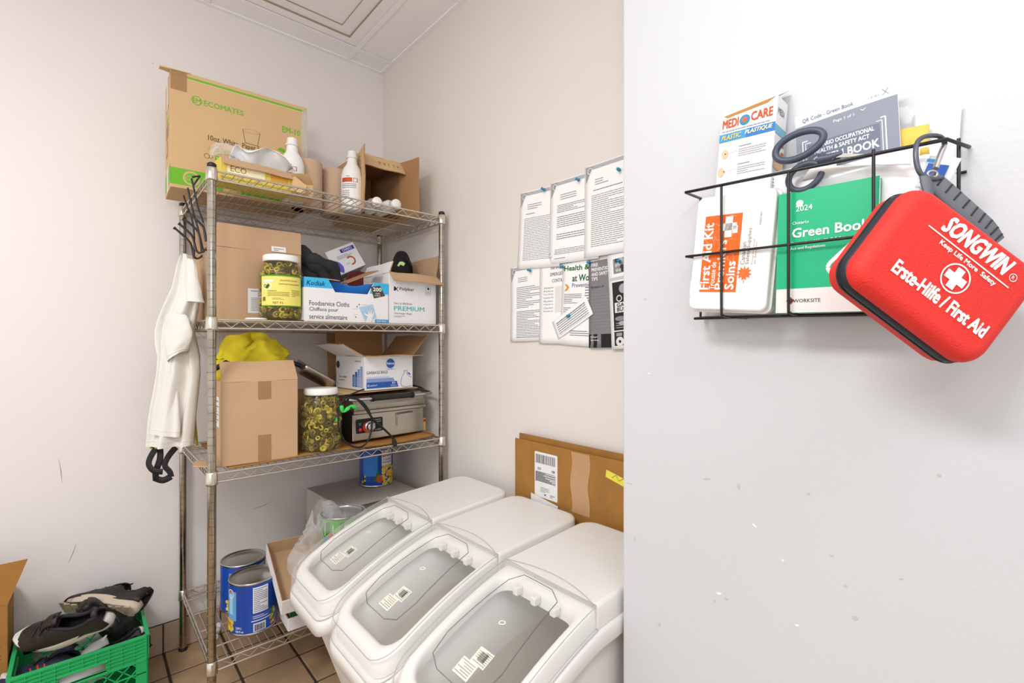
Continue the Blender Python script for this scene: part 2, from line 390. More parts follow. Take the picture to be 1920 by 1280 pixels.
def shelf(zs):
    X, Y = hx-.013, abs(hy)-.013; root = None
    b = MB(); zt, zb = -.003, -.030
    for z_ in (zt, zb):
        b.tube([(-X, -Y-.013, z_), (X, -Y-.013, z_)], .0033, 8); b.tube([(-X, Y+.013, z_), (X, Y+.013, z_)], .0033, 8)
        b.tube([(-X-.013, -Y, z_), (-X-.013, Y, z_)], .0033, 8); b.tube([(X+.013, -Y, z_), (X+.013, Y, z_)], .0033, 8)
    root = b.build('shelf', 'chrome', rack); root.location.z = zs
    b = MB()
    for sy in (-1, 1):
        n = 15; P = [(-X+.015+(2*X-.03)*i/(2*n), sy*(Y+.011), zb+.003 if i % 2 else zt-.003) for i in range(2*n+1)]; b.tube(P, .0019, 6)
        n = 10; P = [(sy*(X+.011), -Y+.015+(2*Y-.03)*i/(2*n), zb+.003 if i % 2 else zt-.003) for i in range(2*n+1)]; b.tube(P, .0019, 6)
    b.build('truss_wire', 'chrome', root)
    b = MB(); n = int(2*X/.0245)
    for i in range(n+1):
        x = -X+.006+(2*X-.012)*i/n
        b.tube([(x, -Y-.014, -.0002), (x, Y+.014, -.0002)], .0016, 5)
    b.build('deck_wire', 'chrome', root)['kind'] = 'stuff'
    b = MB()
    for y in (-.2, -.07, .07, .2): b.tube([(-X-.01, y, -.0048), (X+.01, y, -.0048)], .0028, 6)
    b.build('support_wire', 'chrome', root)
    for sx in (-1, 1):
        for sy in (-1, 1):
            b = MB(); b.lathe([(.0129, -.036), (.0168, -.036), (.0172, -.03), (.0155, .0035), (.0135, .005)], 20)
            b.box((-.004, -.017, -.034), (.004, -.012, 0)) if sy < 0 else None
            c = b.build('collar', 'chrome', root); c.location = (sx*hx, sy*abs(hy), 0)
for z_ in SZ: shelf(z_)

# ---------------------------------------------------------------- cartons
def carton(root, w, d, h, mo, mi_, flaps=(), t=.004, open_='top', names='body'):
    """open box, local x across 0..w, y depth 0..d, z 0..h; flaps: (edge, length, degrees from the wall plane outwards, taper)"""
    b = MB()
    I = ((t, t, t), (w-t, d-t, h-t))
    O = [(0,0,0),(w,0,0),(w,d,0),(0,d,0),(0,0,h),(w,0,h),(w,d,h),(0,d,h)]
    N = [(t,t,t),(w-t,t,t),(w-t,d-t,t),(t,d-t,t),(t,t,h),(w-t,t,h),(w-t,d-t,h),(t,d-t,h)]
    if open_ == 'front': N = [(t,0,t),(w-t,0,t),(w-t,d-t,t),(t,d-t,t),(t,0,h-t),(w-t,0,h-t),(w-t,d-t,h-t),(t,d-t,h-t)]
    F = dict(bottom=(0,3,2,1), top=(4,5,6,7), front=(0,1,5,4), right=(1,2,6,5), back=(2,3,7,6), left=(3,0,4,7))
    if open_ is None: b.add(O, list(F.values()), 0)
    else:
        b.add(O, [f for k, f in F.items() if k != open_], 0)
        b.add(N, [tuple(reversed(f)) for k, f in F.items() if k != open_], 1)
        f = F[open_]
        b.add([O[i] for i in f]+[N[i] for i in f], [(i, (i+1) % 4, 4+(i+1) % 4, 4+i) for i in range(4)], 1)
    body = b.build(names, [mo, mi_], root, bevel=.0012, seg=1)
    for (edge, ln, deg, tp) in flaps:
        if open_ == 'top':
            E = dict(front=((0,0,h),(w,0,h),(0,-1,0)), back=((w,d,h),(0,d,h),(0,1,0)), left=((0,d,h),(0,0,h),(-1,0,0)), right=((w,0,h),(w,d,h),(1,0,0)))[edge]; nv = Vector((0,0,1))
        else:
            E = dict(bottom=((0,0,0),(w,0,0),(0,0,-1)), top=((w,0,h),(0,0,h),(0,0,1)), left=((0,0,h),(0,0,0),(-1,0,0)), right=((w,0,0),(w,0,h),(1,0,0)))[edge]; nv = Vector((0,-1,0))
        a, c, out = (Vector(q) for q in E); dg = math.radians(deg)
        D = nv*math.cos(dg)+out*math.sin(dg); ev = (c-a).normalized()*tp
        b = MB(); nseg = 5; U_ = (c-a)
        # slightly bowed board
        nrm = U_.normalized().cross(D)
        def fn(u, v, s_=0): return a+ev*v*ln+(U_-ev*v*ln*2)*u+D*(ln*v)+nrm*(math.sin(v*PI)*.012*ln-s_+.002*math.sin(u*9))
        b.grid(lambda u, v: fn(u, v), 6, nseg, 0, True); b.grid(lambda u, v: fn(1-u, v, t), 6, nseg, 1, True)
        k = 6
        rim = [(i/k, 0) for i in range(k)]+[(1, j/nseg) for j in range(nseg)]+[(1-i/k, 1) for i in range(k)]+[(0, 1-j/nseg) for j in range(nseg)]
        n_ = len(rim); b.add([fn(*q) for q in rim]+[fn(*q, t) for q in rim], [(i, n_+i, n_+(i+1) % n_, (i+1) % n_) for i in range(n_)], 1)
        b.build('flap', [mo, mi_], root)
    return body
def face_print(w_side, **k): pass
FR = dict(U=(1, 0, 0), V=(0, 0, 1))
# ---- top shelf -------------------------------------------------------------------------------------------
Z3 = SZ[3]+.002; Z2 = SZ[2]+.002; Z1 = SZ[1]+.002; Z0 = SZ[0]+.002
# large flat carton of paper bowls, standing on edge, overhanging the left end
g = thing('cardboard_carton', 'large flat tan carton printed in green standing upright at left end of top shelf', 'box', (-.968, -.325, Z3), (0, 0, math.radians(-2)))
carton(g, .46, .20, .415, 'card_y', 'card_y', open_=None)
g.children[0].name = 'body'
p = Print(o=(0, 0, 0), **FR)
G1, G2 = '#6cb428', '#5a4a20'
p.rect(.0, .395, .45, .007, G1); p.rect(.003, .392, .445, .0012, '#e8e0b0')
p.rect(.0, .012, .16, .058, G1); p.rect(.22, .012, .2, .05, G1)
p.ring(.062, .040, .026, .007, 'card_y', 2); p.txt('GEC', .045, .032, .04, .016, 'card_y', 2, .02)
p.ring(.078, .325, .0165, .0028, G1); p.txt('EM', .066, .316, .024, .017, G1, 2, .02)
p.txt('ECOMATES', .100, .314, .128, .020, G1, 2, .03)
p.txt('EM-10', .365, .292, .068, .024, G1, 2, .04)
p.ring(.255, .262, .030, .0016, G2, sy=.25); p.line([(.226, .260), (.234, .215), (.276, .212), (.285, .260)], .0016, G2)
p.ring(.255, .214, .021, .0014, G2, sy=.2, a0=PI, a1=2*PI)
p.txt('10oz. White  Paper Soup Cups', .113, .186, .25, .026, G2, 2, .015)
p.txt('Also Suitable', .113, .156, .10, .018, '#a8a060', 2); p.txt('for Soups', .35, .158, .07, .018, G2, 2)
p.ring(.109, .133, .009, .0015, G2); p.ring(.122, .133, .006, .0012, G2)
p.rect(.135, .125, .062, .016, G1); p.txt('RECYCLABLE', .14, .1295, .052, .007, '#e8f0c0', 2)
p.poly([(.345, .215), (.385, .207), (.372, .224), (.357, .228)], G1); p.disc(.392, .238, .004, G1); p.poly([(.31, .195), (.33, .19), (.325, .2)], G1)
p.emit(g, {}, 'printing')
p = Print(o=(0, .2, 0), U=(0, -1, 0), V=(0, 0, 1))
p.rect(.0, .02, .2, .06, G1); p.rect(.04, .14, .06, .05, G2); p.rect(.045, .145, .05, .04, 'card_y', 2)
p.para(.05, .2, .09, .05, 3, G2); p.rect(.06, .26, .06, .012, G1); p.para(.05, .30, .09, .02, 1, G2)
p.emit(g, {}, 'printing')
for q in (((.0, 0, .345), (.048, 0, .345), (.048, 0, .415), (.0, 0, .415)),):
    b = MB(); b.slab([Vector(v)-Vector((0, .001, 0)) for v in q], .0006); b.build('tape', 'tape', g)
b = MB(); b.slab([(-.001, .13, .30), (-.001, .08, .30), (-.001, .08, .4155), (-.001, .13, .4155)], .0006); b.box((-.001, .08, .415), (.05, .13, .4158)); b.build('tape', 'tapec', g)
b = MB(); b.slab([(-.001, .13, .0), (-.001, .07, .0), (-.001, .07, .09), (-.001, .13, .09)], .0006); b.build('tape', 'tapec', g)
b = MB(); b.slab([(-.03, -.004, .412), (.06, -.004, .416), (.06, .05, .418), (-.03, .045, .424)], .003); b.build('torn_flap', 'card_y', g)
b = MB(); b.slab([(.435, -.0008, .20), (.4605, -.0008, .20), (.4605, -.0008, .40), (.44, -.0008, .40)], .0006); b.build('tape', 'tapec', g); b = MB(); b.slab([(.4608, 0, .2), (.4608, .06, .2), (.4608, .06, .4), (.4608, 0, .4)], .0006); b.build('tape', 'tapec', g)
# flat carton in front of it, low, green stripe
# gold wrap box with a sheet of film pulled out
g = thing('wrap_dispenser_box', 'pale gold dispenser box with white film pulled out of it on top shelf', 'box', (-.852, -.525, Z3), (0, 0, math.radians(4)))
carton(g, .235, .10, .078, 'yel', 'card', flaps=(('front', .03, 150, .15),), open_='top', t=.002)
p = Print(o=(0, -.0002, 0), **FR); p.rect(.02, .03, .12, .03, '#f4ecc8'); p.txt('ECO', .03, .035, .05, .02, '#b88030', 2, .03); p.rect(0, .008, .235, .006, '#b8a040'); p.rect(.16, .025, .06, .035, '#d8a040')
p.emit(g, {}, 'printing')
def filmf(u, v):
    a = u*PI*1.05; x = .03+.19*u; zz = .055+.02*v+.045*math.sin(v*PI*.8)+.012*math.sin(u*9+v*3)+.05*v*(1-u)*.3
    return (x+.03*v, .05-.06*v+.015*math.sin(u*14)*v, zz+.028*math.sin(u*PI)*v)
b = MB(); b.grid(filmf, 26, 12); b.build('pulled_film', mat('film_white', (250, 250, 250), .3, trans=.08, edge=.05, bump=.8, bscale=30), g, solid=.001)
b = MB(); b.grid(lambda u, v: (-.02+.11*u, .02+.03*v, .085+.05*u*(1-u)*2+.02*math.sin(v*7+u*5)+.018*v), 12, 8); b.build('film_end', 'film', g)
b = MB(); b.slab([(.235, -.01, .07), (.275, -.03, .035), (.265, -.04, .0), (.225, -.012, .01)], .002); b.build('torn_end', 'card_y', g)
# small folded leaflet box and grey tray
g = thing('folded_carton', 'small crushed cream carton leaning by the left white bottle', 'box', (-.628, -.50, Z3), (math.radians(-12), 0, math.radians(-18)))
carton(g, .085, .05, .05, 'card_y', 'card', flaps=(('front', .045, 70, .3), ('back', .04, 20, .1)), open_='top', t=.002)
p = Print(o=(0, -.0002, 0), **FR); p.rect(.01, .015, .06, .018, '#e8a070'); p.emit(g, {}, 'printing')
# bottles
def bottle(label, loc, lying=None):
    g = thing('spray_bottle' if 0 else 'bottle', label, 'bottle', loc, lying or (0, 0, math.radians(-20)), 'white cleaner bottles')
    b = MB(); b.lathe([(0, 0), (.036, 0), (.0435, .006), (.0445, .02), (.0445, .135), (.044, .15), (.037, .175), (.027, .19), (.0215, .20), (.019, .225), (.018, .232)], 36)
    b.build('body', 'white', g)
    b = MB(); b.lathe([(.0185, .222), (.0235, .222), (.0235, .228), (.0200, .230), (.0190, .232), (.0185, .250), (.0165, .252), (0, .252)], 28); b.build('cap', 'white', g)
    rr = .0449
    p = Print(fn=lambda u, v, l: Vector(((rr+l)*math.sin(u/rr-.4), -(rr+l)*math.cos(u/rr-.4), v)), step=.006)
    p.rect(-.033, .03, .075, .105, '#f4f2f0', 1); p.rect(-.030, .112, .045, .018, '#c8502c', 2); p.rect(.018, .112, .02, .018, '#b09090', 2); p.rect(.021, .114, .013, .013, '#f0e8e8', 3)
    p.para(-.01, .133, .03, .006, 1, '#804040', 3); p.para(-.030, .086, .062, .022, 3, '#707078', 3); p.para(-.03, .05, .035, .03, 4, '#8a8a90', 3)
    p.b.setdefault('#f4f2f0', MB()); p.emit(g, {'#f4f2f0': 'label'}, 'label_print')
    return g
bottle('white bottle with red label, left one of the standing pair on top shelf', (-.583, -.395, Z3))
bottle('white bottle with red label, right one standing beside the open carton', (-.352, -.425, Z3))
# paper towel rolls
for x, y, lb in ((-.505, -.33, 'brown paper towel roll behind the left white bottle'), (-.375, -.30, 'brown paper towel roll left of the right white bottle')):
    g = thing('paper_towel_roll', lb, 'paper towel', (x, y, Z3), group='brown paper towel rolls')
    b = MB(); b.lathe([(.02, 0), (.058, 0), (.06, .003), (.06, .192), (.058, .195), (.02, .195)], 40); b.build('roll', 'towel', g)
    b = MB(); b.lathe([(.02, .002), (.02, .193), (.018, .193), (.018, .002), (.02, .002)], 24); b.build('core', 'card_d', g)
# open carton lying on its side
g = thing('open_carton', 'open brown carton lying on its side at right end of top shelf', 'box', (-.318, -.42, Z3))
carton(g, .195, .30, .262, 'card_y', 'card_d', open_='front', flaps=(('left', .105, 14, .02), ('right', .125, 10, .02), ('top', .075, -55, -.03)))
p = Print(o=(-.0265, -.105, 0), U=(-.01, 1, 0), V=(0, 0, 1)); p.emit(g)
p = Print(o=(-.03, -.105, 0), U=(.24, .97, 0), V=(0, 0, 1)); p = None
a_ = math.radians(14)
p = Print(o=(-.002, 0, 0), U=(math.sin(a_), math.cos(a_), 0), V=(0, 0, 1))
p.fn = lambda u, v, l: Vector((-math.sin(a_)*(.105-u)-.0022-l, -math.cos(a_)*(.105-u), v))
p.txt('TACKLE', .055, .235, .09, .022, '#7a5a28', 3, .02, rot=-PI/2); p.txt('FILMS', .06, .13, .06, .014, '#7a5a28', 3, .01, rot=-PI/2)
p.emit(g, {}, 'printing')
a2 = math.radians(-55)
p = Print(fn=lambda u, v, l: Vector((u, -math.cos(a2)*(.075-v)+math.sin(a2)*(l*.4+.0015), .262+math.sin(a2)*(.075-v)+math.cos(a2)*(l*.4+.0015))))
for i, q in enumerate('90TTR'): p.txt(q, .075+.022*i, .025, .010, .016, '#8a6838', 10, .02)
p.emit(g, {}, 'printing')
for i, (dx, dy, lb) in enumerate(((-.285, -.52, 'white bottle lying inside the open carton, nearer its left flap'), (-.215, -.545, 'white bottle lying inside the open carton, nearer its right flap'))):
    g = thing('bottle', lb, 'bottle', (dx, dy+.02, Z3+.0325), (PI/2, 0, math.radians(-8 if i == 0 else 4)), 'bottles lying in the open carton')
    b = MB(); b.lathe([(0, -.2), (.027, -.2), (.0285, -.19), (.0285, -.03), (.02, -.012), (.017, 0)], 28); b.build('body', 'white', g)
    b = MB(); b.lathe([(.0, .03), (.019, .03), (.021, .026), (.021, 0), (.017, 0)], 28); b.build('cap', 'white', g)
# ---- second shelf ------------------------------------------------------------------------------------------
g = thing('cardboard_carton', 'big brown carton with raised flap and white label behind the labelled olive jar', 'box', (-.875, -.47, Z2), (0, 0, math.radians(-1)))
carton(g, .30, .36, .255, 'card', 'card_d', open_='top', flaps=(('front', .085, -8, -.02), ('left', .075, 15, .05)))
p = Print(o=(0, 0, 0), **FR); p.rect(.118, .028, .105, .088, 'cardw'); p.txt('INGREDIENTS', .128, .105, .035, .005, '#404040', 2, .02); p.txt('BBQ SAUCE', .150, .096, .04, .006, '#303030', 2, .03); p.txt('SAUCE BBQ', .150, .088, .04, .006, '#303030', 2, .03)
p.para(.128, .035, .09, .05, 9, '#777777'); p.emit(g, {'cardw': 'label'}, 'label_print')
p = Print(fn=lambda u, v, l: Vector((u, -.0035-l+math.sin(math.radians(8))*0, .255+v))); 
p.fn = lambda u, v, l: Vector((u, .0+math.sin(math.radians(8))*v-.0005-l-.002, .255+v*math.cos(math.radians(8))))
p.rect(.195, .002, .05, .02, 'cardw', 3); p.para(.203, .005, .035, .012, 2, '#555555', 4); p.emit(g, {'cardw': 'sticker'}, 'label_print')
# jars
def jar(label, loc, labelled, rz=0):
    g = thing('pickle_jar', label, 'jar', loc, (0, 0, rz)); r = .074
    b = MB(); b.lathe([(0, 0), (.062, 0), (r-.002, .008), (r, .02), (r, .06), (r-.002, .064), (r, .068), (r, .158), (r-.001, .17), (.066, .192), (.054, .208), (.053, .222)], 48)
    b.build('glass_body', 'glass', g)
    b = MB(); b.lathe([(.054, .209), (.0585, .209), (.0595, .213), (.0595, .228), (.057, .232), (0, .232)], 48); b.build('lid', 'white', g)
    b = MB(); b.lathe([(0, .003), (.052, .003), (.0585, .02), (.0585, .155), (.051, .188), (.045, .2), (0, .2)], 32); b.build('brine', 'brine', g)
    b = MB(); rr = random.Random(5 if labelled else 9); k = 0
    for i in range(360):
        zz = rr.uniform(.012, .2); a = rr.uniform(0, 2*PI)
        Rr = .0615 if zz < .16 else .0615-(zz-.16)*.36
        c = Vector((Rr*math.cos(a), Rr*math.sin(a), zz)); n = (Vector((math.cos(a), math.sin(a), 0))+Vector((rr.gauss(0, .5), rr.gauss(0, .5), rr.gauss(0, .5)))).normalized()
        u = n.orthogonal().normalized(); v = n.cross(u); q = rr.uniform(.009, .0145); th = .0025; seg = 10; mi = rr.choice((0, 0, 1, 2))
        prof_ = [(q*.45, -th), (q*.85, -th), (q, -th*.3), (q, th*.3), (q*.85, th), (q*.45, th), (q*.4, 0)]
        vs = [c+u*(pr*math.cos(2*PI*j/seg))+v*(pr*math.sin(2*PI*j/seg)*.86)+n*ph for pr, ph in prof_ for j in range(seg)]
        fs = [(i_*seg+j, i_*seg+(j+1) % seg, ((i_+1) % 7)*seg+(j+1) % seg, ((i_+1) % 7)*seg+j) for i_ in range(7) for j in range(seg)]
        b.add(vs, fs, mi, True)
        if i % 3 == 0: b.add([c+u*(q*.4*math.cos(2*PI*j/6))+v*(q*.4*math.sin(2*PI*j/6)) for j in range(6)], [tuple(range(6))], 1)
    b.build('pepper_slice', ['jal1', 'jal2', 'jal3'], g)['kind'] = 'stuff'
    if labelled:
        rr_ = r+.0006; a0 = -.25
        p = Print(fn=lambda u, v, l: Vector(((rr_+l)*math.sin(u/rr_+a0), -(rr_+l)*math.cos(u/rr_+a0), v)), step=.008)
        p.rect(-.072, .048, .15, .108, '#5aa028', 1); p.rect(-.072, .0515, .144, .100, '#eadd74', 2)
        p.disc(-.048, .118, .017, '#f0ecd8', 3, .013); p.poly([(-.055, .112), (-.046, .108), (-.038, .12), (-.044, .126)], '#285a30', 4); p.disc(-.055, .118, .006, '#d8c850', 4); p.ring(-.055, .118, .006, .0018, '#4a6a28', 5)
        p.rect(-.062, .132, .035, .007, '#f6f2e0', 3)
        p.txt('JALAPENO SLICES', -.006, .134, .058, .006, '#5a5418', 3, .03); p.txt('TRANCHES DE JALAPENO', -.010, .121, .072, .006, '#5a5418', 3, .03)
        p.para(-.046, .082, .07, .022, 4, '#6a6428', 3); p.para(.032, .082, .035, .025, 6, '#7a7438', 3); p.rect(-.066, .066, .012, .014, '#7a7a28', 3)
        p.para(-.03, .07, .05, .008, 2, '#6a6428', 3); p.txt('NET 4 L', -.028, .056, .034, .008, '#5a2c18', 3, .03)
        p.emit(g, {'#eadd74': 'label', '#5aa028': 'label_border'}, 'label_print')
    return g
jar('pickled pepper jar with yellow label and white lid on second shelf', (-.664, -.535, Z2), True)
g = thing('plastic_disc', 'small white plastic disc lying at front of second shelf by the labelled jar', 'disc', (-.755, -.575, Z2))
b = MB(); b.lathe([(0, .006), (.03, .006), (.034, .003), (.034, 0), (.031, 0), (.030, .004)], 28); b.build('disc', 'white', g)
# charcoal garment
def lump(name, mats, parent, outline_fn, nu=36, nv=18, amp=.012, sc=9, seed=0, solid=.0):
    b = MB()
    def f(u, v):
        q = outline_fn(u, v); d = noise.noise_vector(q*sc+Vector((seed, seed, seed)))*amp+noise.noise_vector(q*sc*2.7+Vector((seed, 3, 1)))*amp*.4
        return q+d
    b.grid(f, nu, nv, wrap=True); return b.build(name, mats, parent)
g = thing('folded_garment', 'charcoal fleece garment heaped behind the cloth dispenser box', 'clothing', (-.525, -.35, Z2+.045))
def garm(u, v):
    a = 2*PI*u; ph = v*PI
    x = .0+.118*math.cos(a)*math.sin(ph)**.7; y = .10*math.sin(a)*math.sin(ph)**.7
    zz = .20-.205*((v)) + .05*(1-v)*math.sin(a*1.0+2.2)
    return Vector((x, y, max(0, .10+.105*math.cos(ph)+.05*(-x/.12)*(math.cos(ph)+1)*.5)))
lump('body', 'fleece', g, garm, 48, 26, .02, 11, 3)
for i, (P, r) in enumerate(([[(-.125, -.03, .19), (-.10, -.05, .245), (-.03, -.07, .225), (.03, -.09, .17), (.07, -.10, .11)], .03], [[(-.06, -.06, .19), (0, -.095, .205), (.075, -.105, .175), (.105, -.10, .11), (.11, -.10, .07)], .024], [[(-.12, -.05, .12), (-.06, -.10, .10), (0, -.11, .07), (.05, -.11, .03)], .03])):
    b = MB(); n = 22; Q = []
    for k in range(n+1):
        t = k/n*(len(P)-1); i0 = min(int(t), len(P)-2); f_ = t-i0; Q.append(Vector(P[i0]).lerp(Vector(P[i0+1]), f_)+noise.noise_vector(Vector((k*.3, i, 0)))*.006)
    b.tube(Q, [r*(.75+.35*math.sin(PI*k/n))+.004*math.sin(k*1.3) for k in range(n+1)], 12); b.build('sleeve', 'fleece', g)
# glove box tilted on top
g = thing('glove_box', 'white and violet glove box tilted on the heap of second shelf', 'box', (-.372, -.33, 1.532), axes((math.cos(.48), 0.0, -math.sin(.48)*-1), (0, 1, 0)))
g.rotation_euler = (math.radians(-12), math.radians(-27), math.radians(-4))
carton(g, .135, .10, .115, 'cardw', 'card', open_=None)
p = Print(o=(0, -.0002, 0), **FR); p.rect(.062, .086, .066, .017, '#3a3c9c'); p.txt('OVIVO', .072, .0885, .045, .012, '#f0f0f8', 2, .03); p.ring(.085, .042, .021, .007, '#c05030', a0=-PI*.6, a1=PI*.7)
p.disc(.0, .03, .04, '#5c5cc8'); p.para(.035, .062, .09, .018, 3, '#777799'); p.rect(-.0, .0, .135, .003, '#d8d8e8')
p.poly([(-.0, -.0), (.03, -.0), (.0, .03)], 'cardw', 2); p.txt('DYNO', .06, .03, .016, .006, '#555555', 2)
for k, bb_ in list(p.b.items()):
    bb_.v = [(max(0.0005, v[0]), v[1], max(.0005, v[2])) for v in bb_.v]
p.emit(g, {}, 'printing')
# grey carton side under it
g = thing('storage_carton', 'pale grey carton tilted under the glove box behind the cloth dispenser box', 'box', (-.287, -.32, 1.379), (math.radians(-12), math.radians(-27), math.radians(-4)))
carton(g, .17, .12, .158, 'card_lav', 'card_lav', open_=None)
# Kodiak box
g = thing('cloth_dispenser_box', 'white and blue dispenser box of blue cloths at front of second shelf', 'box', (-.606, -.602, Z2))
KW, KH, KD = .328, .158, .20
b = MB()
fr = [(0, 0), (KW, 0), (KW, KH), (KW-.062, KH), (KW-.088, KH-.048), (.112, KH-.048), (.085, KH), (0, KH)]
b.prism(fr, (0, 0, 0), (1, 0, 0), (0, 0, 1), -.003, 0)
b.build('front_panel', 'cardw', g)
b = MB(); b.box((0, .003, 0), (.003, KD, KH)); b.box((KW-.003, .003, 0), (KW, KD, KH)); b.box((0, KD-.003, 0), (KW, KD, KH)); b.box((0, .003, 0), (KW, KD, .003)); b.box((0, .003, KH-.003), (.075, KD, KH)); b.box((KW-.06, .003, KH-.003), (KW, KD, KH)); b.build('body', 'cardw', g)
b = MB()
for k in range(9): b.box((.006+.002*(k % 2), .008, .006+.0105*k), (KW-.008, KD-.01, .0155+.0105*k), rot=None)
b.build('stacked_cloth', 'bluecl', g, bevel=.003)
b = MB(); b.grid(lambda u, v: (.085+u*.175, .012+.02*v+.01*math.sin(u*5), .10+.045*(1-v)+.006*math.sin(u*8)), 16, 8); b.build('top_cloth', 'bluecl', g, solid=.003)
b = MB(); b.slab([(.075, .0, KH), (.13, -.002, KH-.004), (.125, .05, KH+.006), (.075, .05, KH+.002)], .002); b.build('torn_flap', 'card', g)
b = MB(); b.slab([(.17, .03, KH-.004), (.30, .03, KH+.055), (.30, .12, KH+.06), (.17, .12, KH)], .004); b.build('raised_flap', 'card_d', g)
p = Print(o=(0, -.0002, 0), **FR)
p.poly([(0, KH-.036), (.104, KH-.036), (.0855, KH-.0005), (0, KH-.0005)], '#3cb4e6'); p.poly([(KW-.080, KH-.044), (KW, KH-.044), (KW, KH-.0005), (KW-.0625, KH-.0005)], '#3cb4e6')
p.txt('Kodiak', .008, KH-.029, .066, .018, '#12386c', 2, .03, skew=.2)
p.poly([(KW-.076, KH-.018), (KW-.036, KH-.010), (KW-.014, KH-.050), (KW-.062, KH-.062)], '#4c4440', 2); p.txt('200', KW-.066, KH-.034, .036, .015, '#f2f0ec', 3, .05); p.txt('cloths', KW-.056, KH-.045, .02, .006, '#f2f0ec', 3, .03); p.txt('chiffons', KW-.06, KH-.053, .026, .005, '#f2f0ec', 3, .03)
p.txt('Foodservice Cloths', .018, .057, .148, .018, '#44464c', 2, .01); p.txt('Chiffons pour', .018, .033, .105, .018, '#44464c', 2, .01); p.txt('service alimentaire', .018, .008, .14, .018, '#44464c', 2, .01)
p.poly([(.205, .058), (.262, .072), (.278, .018), (.228, .008)], '#a8c8e0')
hand = [(.228, .0), (.238, .022), (.222, .034), (.226, .038), (.240, .032), (.238, .054), (.242, .055), (.246, .036), (.2465, .058), (.251, .058), (.2525, .036), (.256, .056), (.26, .055), (.259, .034), (.265, .048), (.269, .046), (.264, .026), (.258, .012), (.256, 0)]
p.poly(hand, 'cardw', 3); p.line(hand, .0008, '#7a9ab8', 4)
for x, z_ in ((.205, .068), (.197, .06), (.192, .02)): p.poly([(x-.003, z_), (x, z_-.003), (x+.003, z_), (x, z_+.003)], '#333840')
p.line([(.178, .052), (.2, .052)], .0008, '#888888'); p.line([(.18, .03), (.2, .03)], .0008, '#aaaaaa'); p.line([(.215, .068), (.24, .069)], .0008, '#aaaaaa')
p.rect(KW-.058, .0005, .058, .013, '#3c9cd8', 3); p.txt('BLEU / BLUE', KW-.05, .004, .04, .006, '#e8f4fc', 4, .02)
p.emit(g, {}, 'printing')
p = Print(o=(-.0002, KD, 0), U=(0, -1, 0), V=(0, 0, 1)); p.rect(0, KH-.036, KD, .036, '#2c70a8'); p.txt('Kodiak', .06, KH-.03, .07, .02, '#e8f0f8', 2, .03); p.rect(.04, .01, .10, .09, '#8c8c94'); p.emit(g, {}, 'printing')
# Dark red thing behind
g = thing('round_tray', 'dark red round dish peeking out behind the cloth box', 'dish', (-.28, -.345, Z2+.175), (math.radians(60), 0, 0))
b = MB(); b.lathe([(0, .0), (.045, .002), (.058, .014), (.062, .02), (.060, .021), (.055, .016), (.04, .006), (0, .005)], 36, sx=1.15); b.build('dish', 'red_c', g)
# Polykar box
g = thing('garbage_bag_box', 'white premium garbage bag box with tan flap at right end of second shelf', 'box', (-.274, -.602, Z2))
carton(g, .222, .24, .205, 'cardw', 'card', open_='top', flaps=(('front', .062, 128, -.10), ('right', .095, 10, 0), ('left', .05, -20, 0)))
p = Print(o=(0, -.0002, 0), **FR)
p.poly([(.020, .132), (.021, .151), (.034, .140)], '#26282c'); p.line([(.040, .15), (.024, .132)], .0028, '#26282c'); p.line([(.024, .150), (.040, .131)], .0028, '#26282c')
p.txt('Polykar', .046, .132, .068, .017, '#26282c', 2, .015); p.txt('Sacs à déchets', .021, .078, .083, .009, '#6a7078', 2, .01); p.txt('PREMIUM', .021, .052, .142, .019, '#3cb0b4', 2, .025); p.txt('Garbage Bags', .021, .036, .083, .009, '#6a7078', 2, .01)
p.para(.021, .024, .08, .009, 2, '#8a8f96'); pts = rrect(.026, .034, .004, cx=.182, cy=.142); p.line(pts+[pts[0]], .001, '#4a4c50', 2); p.disc(.182, .151, .005, '#26282c', 2); p.para(.173, .129, .018, .012, 3, '#888888')
p.emit(g, {}, 'printing')
b = MB()
b.grid(lambda u, v: (.01+.20*u, .02+.2*v, .16+.015*math.sin(u*9+v*4)+.01*math.sin(v*11)), 14, 12); b.build('bag_roll', 'blackp', g)
g = thing('baseball_cap', 'black cap with pale green mark standing in the premium box', 'cap', (-.135, -.45, Z2+.205), (0, math.radians(0), math.radians(-30)))
b = MB()
b.grid(lambda u, v: Vector((.048*math.cos(2*PI*u)*math.cos(v*PI/2)**.75, .03*math.sin(2*PI*u)*math.cos(v*PI/2)**.75, .135*math.sin(v*PI/2)-.01)), 30, 12, wrap=True)
b.build('crown', 'cap', g)
b = MB(); b.grid(lambda u, v: Vector((.05+.006*math.sin(PI*v)+.0, 0, 0))+Vector((-.004-.03*v*v, -.036+.072*u, .01+.105*v*(1-.28*(2*u-1)**2))), 12, 10); b.build('brim', 'cap', g, solid=.003)
b = MB(); b.prism([(-.018, .0), (-.008, .016), (.004, .018), (.016, .010), (.01, -.002), (-.004, .004), (-.012, -.006)], (.0, -.030, .055), (1, 0, 0), (0, 0, 1), .002); b.build('emblem', pc('#c0dc90'), g)
